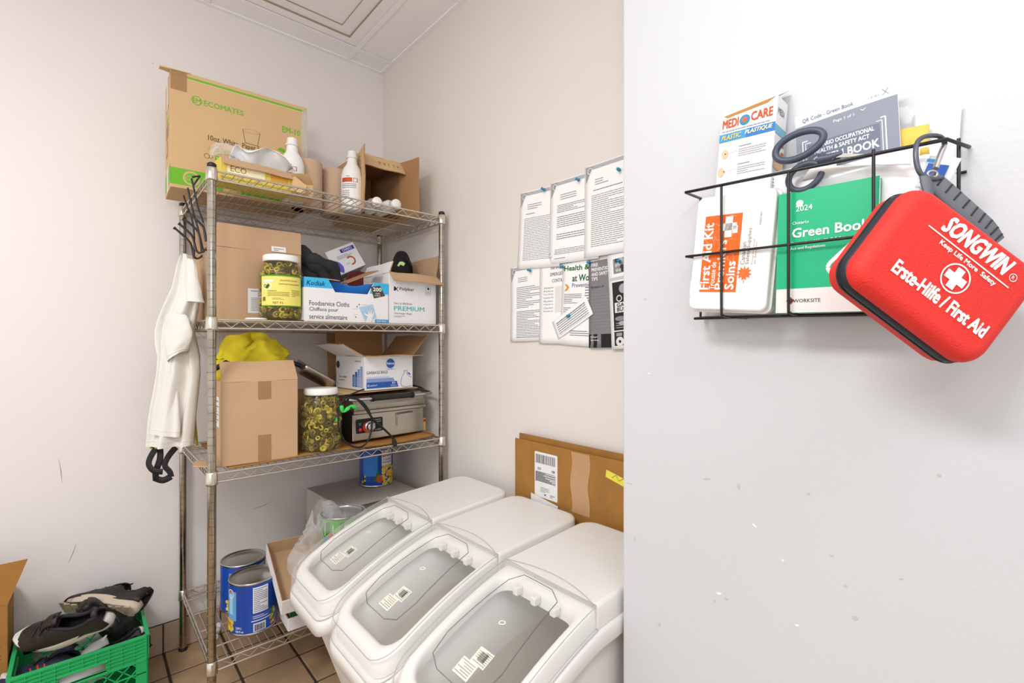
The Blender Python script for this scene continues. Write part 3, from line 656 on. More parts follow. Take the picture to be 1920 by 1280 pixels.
# ---- third shelf ---------------------------------------------------------------------------------------------
g = thing('cardboard_sheet', 'flat cardboard sheet lining the third shelf under jar and press', 'cardboard', (0, 0, Z1))
b = MB(); b.grid(lambda u, v: Vector((-.845+.78*u, -.612+.5*v, .003+.006*math.sin(u*PI*1.3)**2*(1-v)+.012*max(0, u-.85)*6*(.5))), 30, 8); b.build('sheet', 'card_o', g, solid=.005)
ZC = Z1+.008
g = thing('cardboard_carton', 'open tan carton with yellow cloth behind it at left end of third shelf', 'box', (-.862, -.604, ZC), (0, 0, math.radians(-1.5)))
carton(g, .232, .20, .272, 'card', 'card', open_='top', flaps=(('front', .085, -40, -.0), ('left', .07, -78, .25), ('back', .08, 25, 0)))
b = MB(); b.slab([(.105, -.0012, .0), (.145, -.0012, 0), (.145, -.0012, .09), (.105, -.0012, .09)], .0006); b.build('tape', 'tape', g); b = MB(); b.slab([(.105, -.0012, .21), (.145, -.0012, .21), (.145, -.0012, .271), (.105, -.0012, .271)], .0006); b.build('tape', 'tape', g)
p = Print(o=(-.0002, .2, 0), U=(0, -1, 0), V=(0, 0, 1)); p.rect(.05, .12, .10, .10, 'cardw'); p.para(.06, .13, .08, .08, 9); p.emit(g, {'cardw': 'label'}, 'label_print')
b = MB(); b.slab([(-.005, .09, .003), (-.005, .0, .003), (-.075, .03, .012), (-.06, .1, .012)], -.004); b.build('flap', 'card', g)
g = thing('yellow_garment', 'bright yellow garment bundled in the carton of third shelf', 'clothing', (-.735, -.45, ZC))
def yg(u, v):
    a = 2*PI*u; ph = v*PI; s_ = math.sin(ph)**.6
    return Vector((.125*math.cos(a)*s_, .075*math.sin(a)*s_, .27+.135*math.cos(ph)+.02*math.cos(a*2+.5)))
lump('body', 'apron', g, yg, 64, 36, .030, 15, 8)
b = MB(); b.tube([(-.15, -.05, .30), (-.13, -.07, .315), (-.10, -.08, .335), (-.08, -.07, .33)], [.004, .009, .009, .004], 8); b.build('black_tie', 'strap', g)
jar('pickled pepper jar without label standing at front of third shelf', (-.533, -.565, ZC), False)
# scoop behind the jar
g = thing('metal_scoop', 'steel scoop lying on top of things behind the unlabelled jar', 'scoop', (-.525, -.42, 1.075), (math.radians(15), math.radians(30), math.radians(10)))
b = MB(); b.grid(lambda u, v: Vector((-.08+.15*u, .042*math.cos(PI*v)*(1-.15*u), .065-.045*math.sin(PI*v))), 10, 14); b.build('bowl', 'steel', g, solid=.0016)
b = MB(); b.prism([(.0425*math.cos(PI*i/14), -.045*math.sin(PI*i/14)) for i in range(15)]+[(-.042, .0)], (-.08, 0, .065), (0, 1, 0), (0, 0, 1), .0016); b.build('back_plate', 'steel', g)
b = MB(); b.tube([(-.08, 0, .05), (-.11, 0, .045), (-.16, 0, .02)], .009, 12); b.build('handle', 'blackp', g)
g = thing('support_carton', 'plain brown carton hidden behind the unlabelled jar', 'box', (-.60, -.36, ZC)); carton(g, .16, .15, .20, 'card_d', 'card_d', open_=None)
# contact grill
g = thing('contact_grill', 'stainless contact grill with black handle on third shelf', 'grill', (-.405, -.55, ZC), (0, 0, math.radians(3)))
b = MB()
b.prism([(0, .01), (.006, .115), (.20, .125), (.26, .115), (.26, .01)], (0, 0, 0), (0, 1, 0), (0, 0, 1), .335)   # side profile extruded along x
b.build('base', 'steel', g, bevel=.003)
b = MB(); b.box((-.002, .0, .012), (.0, .2, .12)); b.build('side_plate', 'blackp', g)
b = MB(); b.prism([(-.006, .128), (-.012, .15), (.02, .185), (.20, .20), (.26, .18), (.26, .128)], (.003, 0, 0), (0, 1, 0), (0, 0, 1), .33); b.build('lid', 'steel', g, bevel=.004)
b = MB(); b.box((.012, .012, .105), (.33, .25, .13)); b.build('hot_plate', 'steel_d', g)
b = MB(); b.box((.0, -.0145, .118), (.335, .0, .129)); b.build('front_lip', 'steel', g, bevel=.001)
b = MB()
b.tube([(-.045, .17, .15), (-.05, .06, .178), (-.045, -.03, .182), (-.025, -.05, .18), (.30, -.05, .18), (.34, -.045, .18), (.352, -.02, .182), (.35, .06, .19), (.345, .17, .16)], .0058, 10)
b.build('handle_bar', 'tin', g)
b = MB(); b.tube([(.055, -.05, .18), (.245, -.05, .18)], .0105, 14)
for x in (.055, .062, .238, .245): b.tube([(x-.002, -.05, .18), (x+.002, -.05, .18)], .0125, 14)
b.build('handle_grip', 'blackp', g)
def on(u, v, l):      # sloping front face
    return Vector((u, .006*(v/.115)-.0008-l, .01+v*.105/.115))
p = Print(fn=on); pts = rrect(.118, .062, .006, cx=.075, cy=.062); p.poly(pts, '#181a1c'); p.disc(.034, .047, .007, '#e0301c', 2); p.rect(.028, .065, .010, .012, '#5a5c60', 2)
p.ring(.072, .055, .026, .006, '#d83c20', 2, a0=PI*.6, a1=PI*1.8); p.txt('pro-flat 2', .1, .035, .026, .008, '#d0d0d0', 2, .02); p.para(.1, .07, .026, .018, 2, '#a0a0a0'); p.emit(g, {'#181a1c': 'control_panel', '#e0301c': 'indicator_lamp'}, 'panel_print')
b = MB(); b.lathe([(.022, 0), (.022, .004), (.017, .006), (.016, .018), (.013, .02), (0, .02)], 24); b.box((-.004, -.017, .006), (.004, .017, .026)); k = b.build('control_knob', 'tin', g, bevel=.001); k.location = (.074, .0, .062); k.rotation_euler = (PI/2, .5, 0)
b = MB(); b.tube([(.20, -.002, .095), (.205, -.006, .1), (.27, -.006, .103), (.275, -.002, .1)], .0025, 8); b.tube([(.2, -.001, .09), (.2, -.002, .05)], .0012, 6); b.build('drip_tray_handle', 'steel_d', g)
for x in (.02, .315):
    for y in (.02, .24): b = MB(); b.lathe([(0, -.004), (.011, -.004), (.013, .011), (0, .011)], 14, o=(x, y, 0)); b.build('foot', 'rubber', g)
# cord of the grill looped in front
b = MB(); n = 60; P = []
def spl(pts, n=48):
    P = [Vector(p) for p in pts]; out = []
    for k in range(n+1):
        t = k/n*(len(P)-1); i = min(int(t), len(P)-2); f_ = t-i
        p0, p1, p2, p3 = P[max(i-1, 0)], P[i], P[i+1], P[min(i+2, len(P)-1)]
        out.append(.5*((2*p1)+(p2-p0)*f_+(2*p0-5*p1+4*p2-p3)*f_*f_+(3*p1-p0-3*p2+p3)*f_**3))
    return out
yc = -.625
cp = [at(695, 725, y=-.47), at(668, 735, y=-.6), at(645, 748, y=yc), at(634, 775, y=yc), at(637, 808, y=yc), at(652, 832, y=yc), at(675, 838, y=yc), at(690, 826, y=yc), at(697, 800, y=yc), at(694, 775, y=yc), at(680, 754, y=yc+.01), at(660, 745, y=yc+.015), at(652, 750, y=yc)]
cp2 = [at(650, 748, y=yc-.005), at(665, 745, y=yc-.01), at(683, 762, y=yc-.01), at(700, 786, y=yc-.01), at(722, 806, y=yc-.005), at(738, 822, y=yc)]
ML = lambda P: [Vector(p) for p in P]
cord = thing('power_cord', 'black power cord looped in front of the contact grill', 'cord', tuple(at(660, 838, y=yc)))
off = -cord.location
b = MB(); b.tube([p+off for p in spl(cp, 60)], .0034, 8); b.tube([p+off for p in spl(cp2, 30)], .0042, 8); b.build('cable', 'rubber', cord)
b = MB(); q = at(738, 822, y=yc)+off; q2 = at(741, 836, y=yc)+off; b.tube([q, q.lerp(q2, .4), q2], [.0055, .0095, .008], 10); b.build('plug', 'blackp', cord)
g = thing('power_cord', 'black cord rising behind the garbage bag box to the right post', 'cord', tuple(at(780, 725, y=-.42)))
off = -g.location; b = MB(); b.tube([p+off for p in spl([at(775, 722, y=-.42), at(790, 727, y=-.42), at(806, 738, y=-.42), at(817, 750, y=-.42), at(815, 765, y=-.40)], 20)], .004, 8); b.build('cable', 'rubber', g)
g = thing('ribbon_tie', 'bright green tape wrapped round the grill handle corner', 'tape', tuple(at(648, 770, y=-.62)))
off = -g.location; b = MB()
b.tube([p+off for p in spl([at(640, 760, y=-.635), at(643, 772, y=-.635), at(652, 766, y=-.64), at(658, 761, y=-.64), at(668, 765, y=-.632)], 16)], [.006+.0022*math.sin(k) for k in range(17)], 8)
b.tube([p+off for p in spl([at(631, 782, y=-.62), at(631, 790, y=-.62)], 6)], .007, 8); b.build('wrap', 'greenc', g)
# Ralston box standing on a board over the grill
g = thing('cardboard_sheet', 'thin cardboard piece under the blue and white garbage bag box', 'cardboard', (-.45, -.52, ZC+.203))
b = MB(); b.slab([(-.02, -.05, 0), (.36, .01, 0), (.36, .25, 0), (-.02, .25, 0)], .003); b.build('sheet', 'card_y', g)
g = thing('garbage_bag_box', 'white and blue garbage bag box with flaps open above the grill', 'box', (-.352, -.545, ZC+.206), (0, 0, math.radians(4)))
RW, RD, RH = .228, .25, .138
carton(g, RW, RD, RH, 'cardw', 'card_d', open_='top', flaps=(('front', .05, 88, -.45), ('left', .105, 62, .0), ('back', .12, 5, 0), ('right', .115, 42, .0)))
B1, B2 = '#2c5cac', '#8c9cd0'
p = Print(o=(0, -.0002, 0), **FR)
p.disc(.118, .106, .021, '#a8bce0', 1); p.disc(.117, .108, .0195, B1, 2); p.txt('Ralston', .1, .103, .035, .010, '#f0f4fc', 3, .04); p.txt('www.ralston.ca', .1, .081, .04, .0045, '#5060a0', 2)
p.txt('GARBAGE BAGS', .008, .066, .096, .012, '#38404c', 2, .01)
p.poly([(.008, .055), (.108, .055), (.115, .047), (.008, .047)], '#c4cce4'); p.poly([(.008, .0475), (.13, .0475), (.138, .034), (.008, .034)], B2)
p.poly([(.008, .033), (.148, .033), (.156, .008), (.008, .008)], B1); p.ring(.016, .02, .0045, .0015, '#f0f4fc', 3); p.txt('enviro+', .024, .016, .032, .008, '#e8f0fc', 3, .02); p.txt('51', .125, .022, .014, .009, '#f0f4fc', 3, .05); p.para(.118, .01, .03, .010, 2, '#c0ccec', 3)
bag = [(.224, .008), (.19, .004), (.172, .010), (.167, .022), (.172, .046), (.186, .066), (.182, .074), (.19, .072), (.196, .076), (.202, .070), (.197, .062), (.208, .05), (.222, .044)]
p.line(bag, .0016, B1, 2); p.poly([(.2, .064), (.208, .066), (.218, .056), (.21, .056)], B1, 3)
p.emit(g, {}, 'printing')
p = Print(o=(-.0002, RD, 0), U=(0, -1, 0), V=(0, 0, 1))
for k in range(4): p.rect(.15+.022*k, .012, .018, .05+.012*k, B1 if k < 2 else B2)
for k in range(4): p.txt(('QUALITE', 'QUALITY', 'CALIDAD', 'BAGS')[k], .164+.022*k, .016, .038, .008, '#e8ecf8', 2, .02, rot=PI/2)
p.disc(.02, .1, .016, '#2a3c5c'); p.txt('Sacs à ordures', .03, .045, .07, .01, '#38404c', 2, .01); p.txt('de qualité', .03, .03, .05, .01, '#38404c', 2, .01); p.txt('universal', .17, .115, .05, .008, '#505860', 2)
p.line([(.012, .07), (.004, .045), (.012, .02), (.03, .016)], .0016, B1, 2)
p.emit(g, {}, 'printing')
g = thing('cardboard_sheet', 'tall brown cardboard standing against wall behind garbage bag box', 'cardboard', (-.36, -.20, Z1))
b = MB(); b.slab([(0, 0, 0), (.265, 0, 0), (.265, .04, .455), (0, .04, .455)], .004); b.build('sheet', 'card_d', g)
p = Print(fn=lambda u, v, l: Vector((u, .04*v/.455-l, v))); p.rect(.09, .3, .045, .155, 'tape'); p.emit(g, {}, 'tape')
g = thing('yellow_packet', 'small yellow and red packet beside the right end of grill', 'packet', (-.058, -.50, Z1+.012), (0, 0, .3))
b = MB(); b.box((0, 0, 0), (.022, .03, .055)); b.build('packet', 'env', g, bevel=.002); p = Print(o=(0, 0, 0), **FR); p.rect(.001, .04, .02, .01, '#c83828'); p.emit(g)
# ---- bottom shelf ----------------------------------------------------------------------------------------------
def can(label, loc, style, rz=0, rot=None, open_top=False):
    g = thing('food_can', label, 'can', loc, rot or (0, 0, rz)); r, h = .0775, .177
    b = MB()
    pr = [(0, .004), (.07, .004), (.074, .0), (r, .001), (r, .005), (r-.002, .008)]
    if open_top: b.lathe(pr+[(r-.002, h-.008), (r, h-.004), (r, h), (r-.003, h), (r-.004, h-.01), (r-.006, h-.05), (r-.006, .02), (0, .02)], 44); b.build('tin_body', 'tin', g)
    else: b.lathe(pr+[(r-.002, h-.008), (r, h-.004), (r, h), (r-.003, h), (r-.005, h-.005), (.066, h-.004), (.06, h-.006), (.055, h-.004), (0, h-.005)], 44); b.build('tin_body', 'tin', g)
    rr = r-.0012
    p = Print(fn=lambda u, v, l: Vector(((rr+l)*math.sin(u/rr), -(rr+l)*math.cos(u/rr), v)), step=.008)
    W = 2*PI*rr
    if style == 'blue':
        p.rect(-W/2, .007, W, h-.015, 'blue', 0)
        p.rect(-.10, .05, .05, .10, '#68a8e8', 1); p.rect(-.085, .07, .02, .07, '#a8d0f4', 2)
        p.rect(.005, .073, .05, .088, '#e8eaf0', 1); p.para(.008, .076, .044, .082, 13, '#50587c', 2)
        p.rect(.002, .052, .055, .015, '#5058b0', 1); p.para(.006, .053, .048, .013, 2, '#e0e4f8', 2); p.rect(.0, .045, .07, .003, '#e8eaf4', 1)
        p.rect(.006, .010, .04, .028, '#e8eaf0', 1); p.bars(.009, .012, .034, .022, '#101830', 2)
        p.txt('2.84 L', -.052, .024, .022, .008, '#f0f0f8', 2, .04); p.txt('100 fl oz', -.052, .012, .028, .008, '#f0f0f8', 2, .04)
        for i in range(34):
            a = R.uniform(-.11, -.065); p.disc(a, R.uniform(.012, .05), R.uniform(.004, .008), R.choice(('#f0c828', '#e0a818', '#f4dc58')), 2+i % 3, n=8)
        for i in range(16): p.disc(R.uniform(.066, .085), .015+i*.0035, R.uniform(.004, .007), R.choice(('#f0b828', '#d88828', '#3c8c38')), 2+i % 3, n=8)
        p.disc(-.075, .14, .016, '#c83430', 2); p.ring(-.075, .14, .016, .003, '#f0e8e0', 3)
    elif style == 'pine':
        p.rect(-W/2, .007, W, h-.015, 'blue', 0); p.rect(-.06, .05, .07, .10, '#3a88e0', 1)
        p.rect(.028, .095, .06, .07, '#f0ecec', 1); p.txt('Dole', .032, .135, .05, .026, '#b83028', 2, .05); p.txt('Crushed', .036, .118, .045, .010, '#3850a0', 2, .03); p.txt('Pineapple', .034, .104, .05, .010, '#3850a0', 2, .03)
        p.rect(.03, .082, .055, .012, '#e8c830', 2)
        for i in range(60): p.disc(R.uniform(.03, .1), R.uniform(.01, .085), R.uniform(.005, .009), R.choice(('#f0cc38', '#e8b828', '#f8e070', '#f0d868')), 2+i % 3, n=8)
        p.poly([(-.01, .03), (.0, .05), (.012, .085), (.016, .055), (.03, .06), (.022, .035), (.014, .025)], '#2c7838', 4); p.disc(.018, .038, .014, '#d8542c', 5, .018)
        for i in range(12): p.disc(R.uniform(-.07, -.05), R.uniform(.01, .05), .006, R.choice(('#e8c030', '#303c28')), 2, n=8)
    else:
        p.rect(-W/2, .007, W, h-.015, '#5cb43c', 0)
        for i in range(9): p.rect(-W/2+i*W/9, .10, .018, h-.115, '#3c9430', 1)
        p.rect(-.012, .10, .055, .05, '#d8dcd8', 2); p.poly([(-.09, .11), (-.05, .10), (-.05, .15), (-.09, .16)], '#eef4e8', 2); p.rect(-.09, .085, .03, .02, '#3c88c8', 3); p.disc(-.06, .115, .010, '#b83028', 4); p.poly([(-.055, .07), (-.02, .07), (-.02, .11), (-.055, .12)], '#e8f0e0', 3)
        p.rect(-.10, .02, .085, .06, '#d8502c', 2); p.txt('TOMATO', -.09, .045, .06, .022, '#f8f0e8', 3, .04); p.rect(.055, .08, .04, .07, '#c83c28', 2); p.rect(.06, .1, .03, .03, '#f0e8e0', 3)
    p.emit(g, {'blue': 'label', '#5cb43c': 'label'}, 'label_print')
    if open_top:
        b = MB(); b.lathe([(r-.0065, .10), (0, .10)], 30); b.build('contents', 'blackp', g)
    return g
can('blue fruit can in front at left of the bottom shelf', (-.742, -.482, Z0), 'blue', math.radians(-18))
can('blue fruit can half hidden behind another blue can on the bottom shelf', (-.735, -.308, Z0), 'blue', math.radians(25))
can('blue and yellow pineapple can standing on the grey carton', (-.162, -.255, Z0+.341), 'pine', math.radians(-28))
can('opened green label can wrapped in clear film beside the grey carton', (-.452, -.565, Z0+.178), 'green', math.radians(-8), open_top=True)
can('green label can under the opened green can', (-.452, -.565, Z0), 'green', math.radians(-8))
g = thing('storage_carton', 'grey dusty carton on the bottom shelf carrying the pineapple can', 'box', (-.415, -.47, Z0), (0, 0, math.radians(3)))
carton(g, .355, .36, .337, 'card_r', 'card_r', open_=None, flaps=())
b = MB(); b.slab([(.02, -.03, .339), (.25, -.03, .339), (.30, .14, .341), (.05, .12, .341)], .002); b.build('loose_flap', 'card_r', g)
b = MB(); b.slab([(.0, -.03, .338), (.02, -.03, .338), (.0, -.035, .26), (-.02, -.04, .26)], .002); b.build('loose_flap', 'card_r', g)
# lower tray with short cans, tilted tray on top
g = thing('carton_tray', 'low white cardboard tray under the tilted tray on the bottom shelf', 'tray', (-.665, -.617, Z0), (0, 0, math.radians(-3)))
carton(g, .13, .23, .045, 'cardw', 'card_d', open_='top')
for dx, dy in ((.066, .062), (.066, .145)):
    g = thing('food_can', 'short green label can in the low white tray, '+('front one' if dy < .1 else 'rear one'), 'can', (-.665+dx, -.617+dy, Z0+.004))
    b = MB(); b.lathe([(0, .002), (.036, .002), (.038, 0), (.038, .098), (.036, .1), (.035, .097), (0, .097)], 32); b.build('tin_body', 'tin', g)
    p = Print(fn=lambda u, v, l: Vector(((.038+l)*math.sin(u/.038), -(.038+l)*math.cos(u/.038), v)), step=.006)
    p.rect(-.119, .008, .238, .084, '#2c7a34', 0.5); p.rect(-.03, .03, .05, .04, '#c4ccc4', 2); p.rect(.03, .02, .02, .05, '#70b040', 2); p.emit(g, {'#2c7a34': 'label'}, 'label_print')
g = thing('carton_tray', 'white and brown cardboard tray tilted toward the bins with film in it', 'tray', (-.712, -.700, .352), (math.radians(17), 0, math.radians(-6)))
carton(g, .22, .31, .055, 'cardw', 'card', open_='top', t=.003)
g = thing('plastic_film', 'crumpled clear plastic film hanging over tilted tray and green can', 'plastic', (-.56, -.52, .5))
def ff(u, v):
    a = Vector((-.50, -.55, .600)).lerp(Vector((-.62, -.60, .42)), v)
    q = a+Vector((.05*math.cos(2*PI*u)*(1-.3*v), .055*math.sin(2*PI*u), .03*math.sin(2*PI*u+v*5)))+Vector((0, 0, .05*math.sin(v*PI)))
    return q+noise.noise_vector(q*22)*.03-Vector((-.56, -.52, .5))
b = MB(); b.grid(ff, 30, 26, wrap=True); b.build('crumpled_film', 'film', g)
b = MB()
b.grid(lambda u, v: (lambda q: q+noise.noise_vector((q+Vector((3, 1, 2)))*20)*.012)(Vector((.108-.0+(.088)*math.cos(2*PI*u)*min(1, v*2+.05), -.045+.088*math.sin(2*PI*u)*min(1, v*2+.05), .098-.05*max(0, v-.5)*2))), 30, 12, wrap=True); b.build('film_cover', 'film', g)
g = thing('foam_scrap', 'small grey plastic clip lying on the bottom shelf by blue cans', 'scrap', (-.86, -.50, Z0), (0, 0, 1.2))
b = MB(); b.tube(spl([(0, 0, .006), (.03, .01, .008), (.06, .0, .006), (.09, .012, .006)], 16), [.006+.003*math.sin(k) for k in range(17)], 8); b.build('clip', 'card_r', g)
# ================================================================= INGREDIENT BINS
def bin_top(x):        # height of the rim along the bin, x measured from the rear (0) to the front (.70)
    if x < .32: return .707-.022*(x/.32)
    t = (x-.32)/.34
    return .685-.078*t-.070*t*t
def outline(x0, x1, y0, y1, rb, rf, n=7):  # rounded plan outline, rear corners rb, front corners rf; rear at x0
    P = []
    for cx, cy, r, a in ((x1-rf, y1-rf, rf, 0), ):
        pass
    for (cx, cy, r, a) in ((x1-rf, y1-rf, rf, 0), (x0+rb, y1-rb, rb, PI/2), (x0+rb, y0+rb, rb, PI), (x1-rf, y0+rf, rf, 1.5*PI)):
        for i in range(n+1): t = a+i*PI/2/n; P.append((cx+r*math.cos(t), cy+r*math.sin(t)))
    # densify the long sides
    Q = []
    for i, p in enumerate(P):
        q = P[(i+1) % len(P)]; k = ((24 if (i//(n+1)) % 2 == 0 else 8) if (i+1) % (n+1) == 0 else 1)
        for j in range(k): Q.append((p[0]+(q[0]-p[0])*j/k, p[1]+(q[1]-p[1])*j/k))
    return Q
def loft(b, rings, mi=0, cap0=False, cap1=False):
    n = len(rings[0]); vs = [p for r in rings for p in r]; fs = []
    for i in range(len(rings)-1):
        for j in range(n): fs.append((i*n+j, i*n+(j+1) % n, (i+1)*n+(j+1) % n, (i+1)*n+j))
    b.add(vs, fs, mi, True)
    if cap0: b.add(rings[0], [tuple(range(n-1, -1, -1))], mi)
    if cap1: b.add(rings[-1], [tuple(range(n))], mi)
def ring3(x0, x1, y0, y1, rb, rf, zf): return [(x, y, zf(x)) for x, y in outline(x0, x1, y0, y1, rb, rf)]
def make_bin():
    g = thing('ingredient_bin', 'x', 'bin', (0, 0, 0)); L_ = .66; W_ = .152
    b = MB()
    Z = lambda d: (lambda x: bin_top(max(0, min(x, .7)))+d)
    rings = [ring3(.03, L_-.16, -.115, .115, .03, .04, lambda x: .10),
             ring3(.015, L_-.045, -.134, .134, .035, .05, Z(-.13)), ring3(.012, L_-.035, -.136, .136, .035, .05, Z(-.084)),
             ring3(.002, L_-.002, -.150, .150, .04, .055, Z(-.084)), ring3(-.002, L_+.008, -W_-.003, W_+.003, .04, .06, Z(-.076)), ring3(-.002, L_+.008, -W_-.003, W_+.003, .04, .06, Z(-.048)),
             ring3(.002, L_+.003, -W_+.001, W_-.001, .04, .058, Z(-.040)), ring3(.022, L_-.028, -.128, .128, .03, .045, Z(-.038)),
             ring3(.026, L_-.034, -.124, .124, .03, .042, Z(-.042)), ring3(.028, L_-.06, -.120, .120, .03, .042, Z(-.18))]
    loft(b, rings); b.build('body', 'whiteb', g)
    b = MB(); loft(b, [rings[-1], ring3(.04, L_-.17, -.105, .105, .03, .04, lambda x: .115)], cap1=True); loft(b, [ring3(.03, L_-.16, -.115, .115, .03, .04, lambda x: .10)]*2, cap0=True); b.build('inner_shell', 'bin_in', g)
    # wide white frame round the filling opening (front) and the closed rear
    def zf(x): return bin_top(x)
    b = MB()
    o_ = outline(.305, L_-.006, -.144, .144, .004, .052); 
    def inner(p):
        x, y = p; return (min(max(x, .392), L_-.062), max(-.1, min(.1, y)))
    i_ = outline(.352, L_-.040, -.118, .118, .035, .045)
    # match counts by angle
    cx, cy = .49, 0
    def ang(p): return math.atan2((p[1]-cy)/.14, (p[0]-cx)/.18)
    def at_ang(poly, a):
        # ray from centre meets outline
        dx, dy = math.cos(a)*.18, math.sin(a)*.14; best = None
        for k in range(len(poly)):
            x1, y1 = poly[k]; x2, y2 = poly[(k+1) % len(poly)]
            den = dx*(y2-y1)-dy*(x2-x1)
            if abs(den) < 1e-12: continue
            t = ((x1-cx)*(y2-y1)-(y1-cy)*(x2-x1))/den; s_ = ((x1-cx)*dy-(y1-cy)*dx)/den
            if t > 0 and -1e-6 <= s_ <= 1+1e-6: best = t if best is None else max(best, t)
        return (cx+dx*best, cy+dy*best)
    n = 96; R0 = [at_ang(o_, 2*PI*k/n) for k in range(n)]; R1 = [at_ang(i_, 2*PI*k/n) for k in range(n)]
    mix = lambda a, c, t: (a[0]+(c[0]-a[0])*t, a[1]+(c[1]-a[1])*t)
    rg = [[(*q, zf(q[0])-.037) for q in R0], [(*q, zf(q[0])-.002) for q in [mix(a, c, .08) for a, c in zip(R0, R1)]], [(*q, zf(q[0])+.003) for q in [mix(a, c, .3) for a, c in zip(R0, R1)]],
          [(*q, zf(q[0])+.002) for q in [mix(a, c, .72) for a, c in zip(R0, R1)]], [(*q, zf(q[0])-.004) for q in [mix(a, c, .93) for a, c in zip(R0, R1)]], [(*q, zf(q[0])-.016) for q in R1], [(*q, zf(q[0])-.03) for q in [mix(a, c, 1.03) for a, c in zip(R0, R1)]]]
    loft(b, rg); b.build('opening_frame', 'whiteb', g)
    # rear lid
    b = MB(); e = .012
    def lid(off, top): return [(x, y, bin_top(x)+top) for x, y in outline(off, .325, -.148+off, .148-off, .045, .003)]
    loft(b, [lid(0, -.038), lid(0, .006), lid(.003, .011), lid(.010, .0135)], cap0=False, cap1=True); b.build('rear_lid', 'whiteb', g)
    # clear hinged front lid, with a skirt
    b = MB()
    def cl(off, top, tm=0): return [(x, y, bin_top(x)+top) for x, y in outline(.325-.02*tm, L_+.006-off, -.150+off, .150-off, .004, .058-off*.5)]
    r_out = cl(0, -.036); r1 = cl(0, .006); r2 = cl(.004, .012); r3 = cl(.014, .0145)
    loft(b, [r_out, r1, r2, r3])
    # top skin, rows across
    XS = [.332+(L_+.006-.014-.332)*k/22 for k in range(23)]
    def half(x):
        xe = L_+.006-.014; rf = .045; hw = .136
        d = max(0, x-(xe-rf)); return hw-(rf-math.sqrt(max(0, rf*rf-d*d)))
    b.grid(lambda u, v: (lambda x: (x, half(x)*(2*v-1), bin_top(x)+.0145+.006*(1-(2*v-1)**2)*(1 if x < .56 else max(0, (.66-x)/.1))))(XS[int(round(u*22))]), 22, 10)
    b.build('clear_lid', 'clear', g)
    b = MB()   # moulded outline on the lid
    pts = [(.35, -.05), (.35, .04), (.37, .075), (.54, .092), (.585, .085), (.60, .05), (.60, -.04), (.585, -.078), (.54, -.088), (.38, -.072)]
    P = []
    for i in range(len(pts)):
        a, c = Vector(pts[i]), Vector(pts[(i+1) % len(pts)])
        for k in range(6): q = a.lerp(c, k/6); P.append((q.x, q.y, bin_top(q.x)+.0165+.0045*(1-(q.y/.136)**2)))
    b.tube(P, .0009, 6, closed=True); b.build('moulded_outline', mat('lid_edge', (120, 120, 120), .3, trans=.35), g)
    b = MB(); b.lathe([(.005, 0), (.0065, .001), (.008, 0)], 20); o = b.build('gate_mark', 'white', g); o.location = (.47, .01, bin_top(.47)+.021)
    b = MB(); b.grid(lambda u, v: (lambda y: (.334-.034*(1-(y/.145)**2)*v, y, bin_top(.334-.034*(1-(y/.145)**2)*v)+.0152+.0008*v))(-.142+.284*u), 24, 3); b.build('hinge_cover', 'clear', g)
    b = MB(); b.tube([(.334-.034*(1-((-.142+.284*k/24)/.145)**2), -.142+.284*k/24, bin_top(.32)+.0158) for k in range(25)], .0009, 6); b.tube([(.335, -.142, bin_top(.335)+.016), (.335, .142, bin_top(.335)+.016)], .0009, 6)
    le = [(*q[:2], q[2]+.0005) for q in r2]; b.tube(le, .0009, 6, closed=True); b.tube([(q[0], q[1], q[2]) for q in r_out], .0010, 6, closed=True); b.build('lid_edge', mat('lid_rim_edge', (176, 176, 178), .25), g)
    for y in (-.06, .0, .06): b = MB(); b.box((.352, y-.008, bin_top(.36)-.022), (.372, y+.008, bin_top(.36)-.003)); b.build('hinge_tab', 'whiteb', g, bevel=.003)
    p = Print(fn=lambda u, v, l: Vector((.555-v*1.0, .052-u, bin_top(.555-v)+.0190+l)), step=.02)
    p.rect(-.0, .0, .042, .03, '#e4e2d4', 1); p.rect(.014, -.03, .046, .03, '#e4e2d4', 1); p.para(.002, .002, .036, .026, 7, '#8a8a7c', 2); p.bars(.01, .008, .02, .016, '#555548', 3); p.para(.018, -.028, .04, .026, 6, '#9a9a8c', 2)
    p.emit(g, {'#e4e2d4': 'label'}, 'label_print')
    for x, y in ((.08, -.08), (.08, .08), (.40, -.08), (.40, .08)):
        b = MB(); b.lathe([(0, -.012), (.03, -.012), (.038, -.008), (.038, .008), (.03, .012), (0, .012)], 20); b.box((-.008, -.012, 0), (.008, .012, 0))
        c = b.build('caster', 'rubber', g); c.location = (x, y, .038); c.rotation_euler = (PI/2, 0, 0)
        b = MB(); b.box((x-.03, y-.018, .078), (x+.03, y+.018, .101)); b.box((x-.012, y-.018, .04), (x+.012, y-.013, .08)); b.box((x-.012, y+.013, .04), (x+.012, y+.018, .08)); b.build('caster_fork', 'steel', g)
    return g
def dup(root, loc, rot, label):
    r = root.copy(); COL.objects.link(r); r.location = loc; r.rotation_euler = rot; r['label'] = label
    for ch in root.children: c = ch.copy(); COL.objects.link(c); c.parent = r
    return r
bin0 = make_bin(); bin0.location = (-.062, -.957, 0); bin0.rotation_euler = (0, 0, PI); bin0['group'] = 'white ingredient bins'
bin0['label'] = 'white ingredient bin farthest back, next to the wire shelving'
dup(bin0, (-.064, -1.279, 0), (0, 0, PI), 'white ingredient bin in the middle of the row of three')
dup(bin0, (-.066, -1.601, 0), (0, 0, PI), 'white ingredient bin nearest, beside the near wall corner')
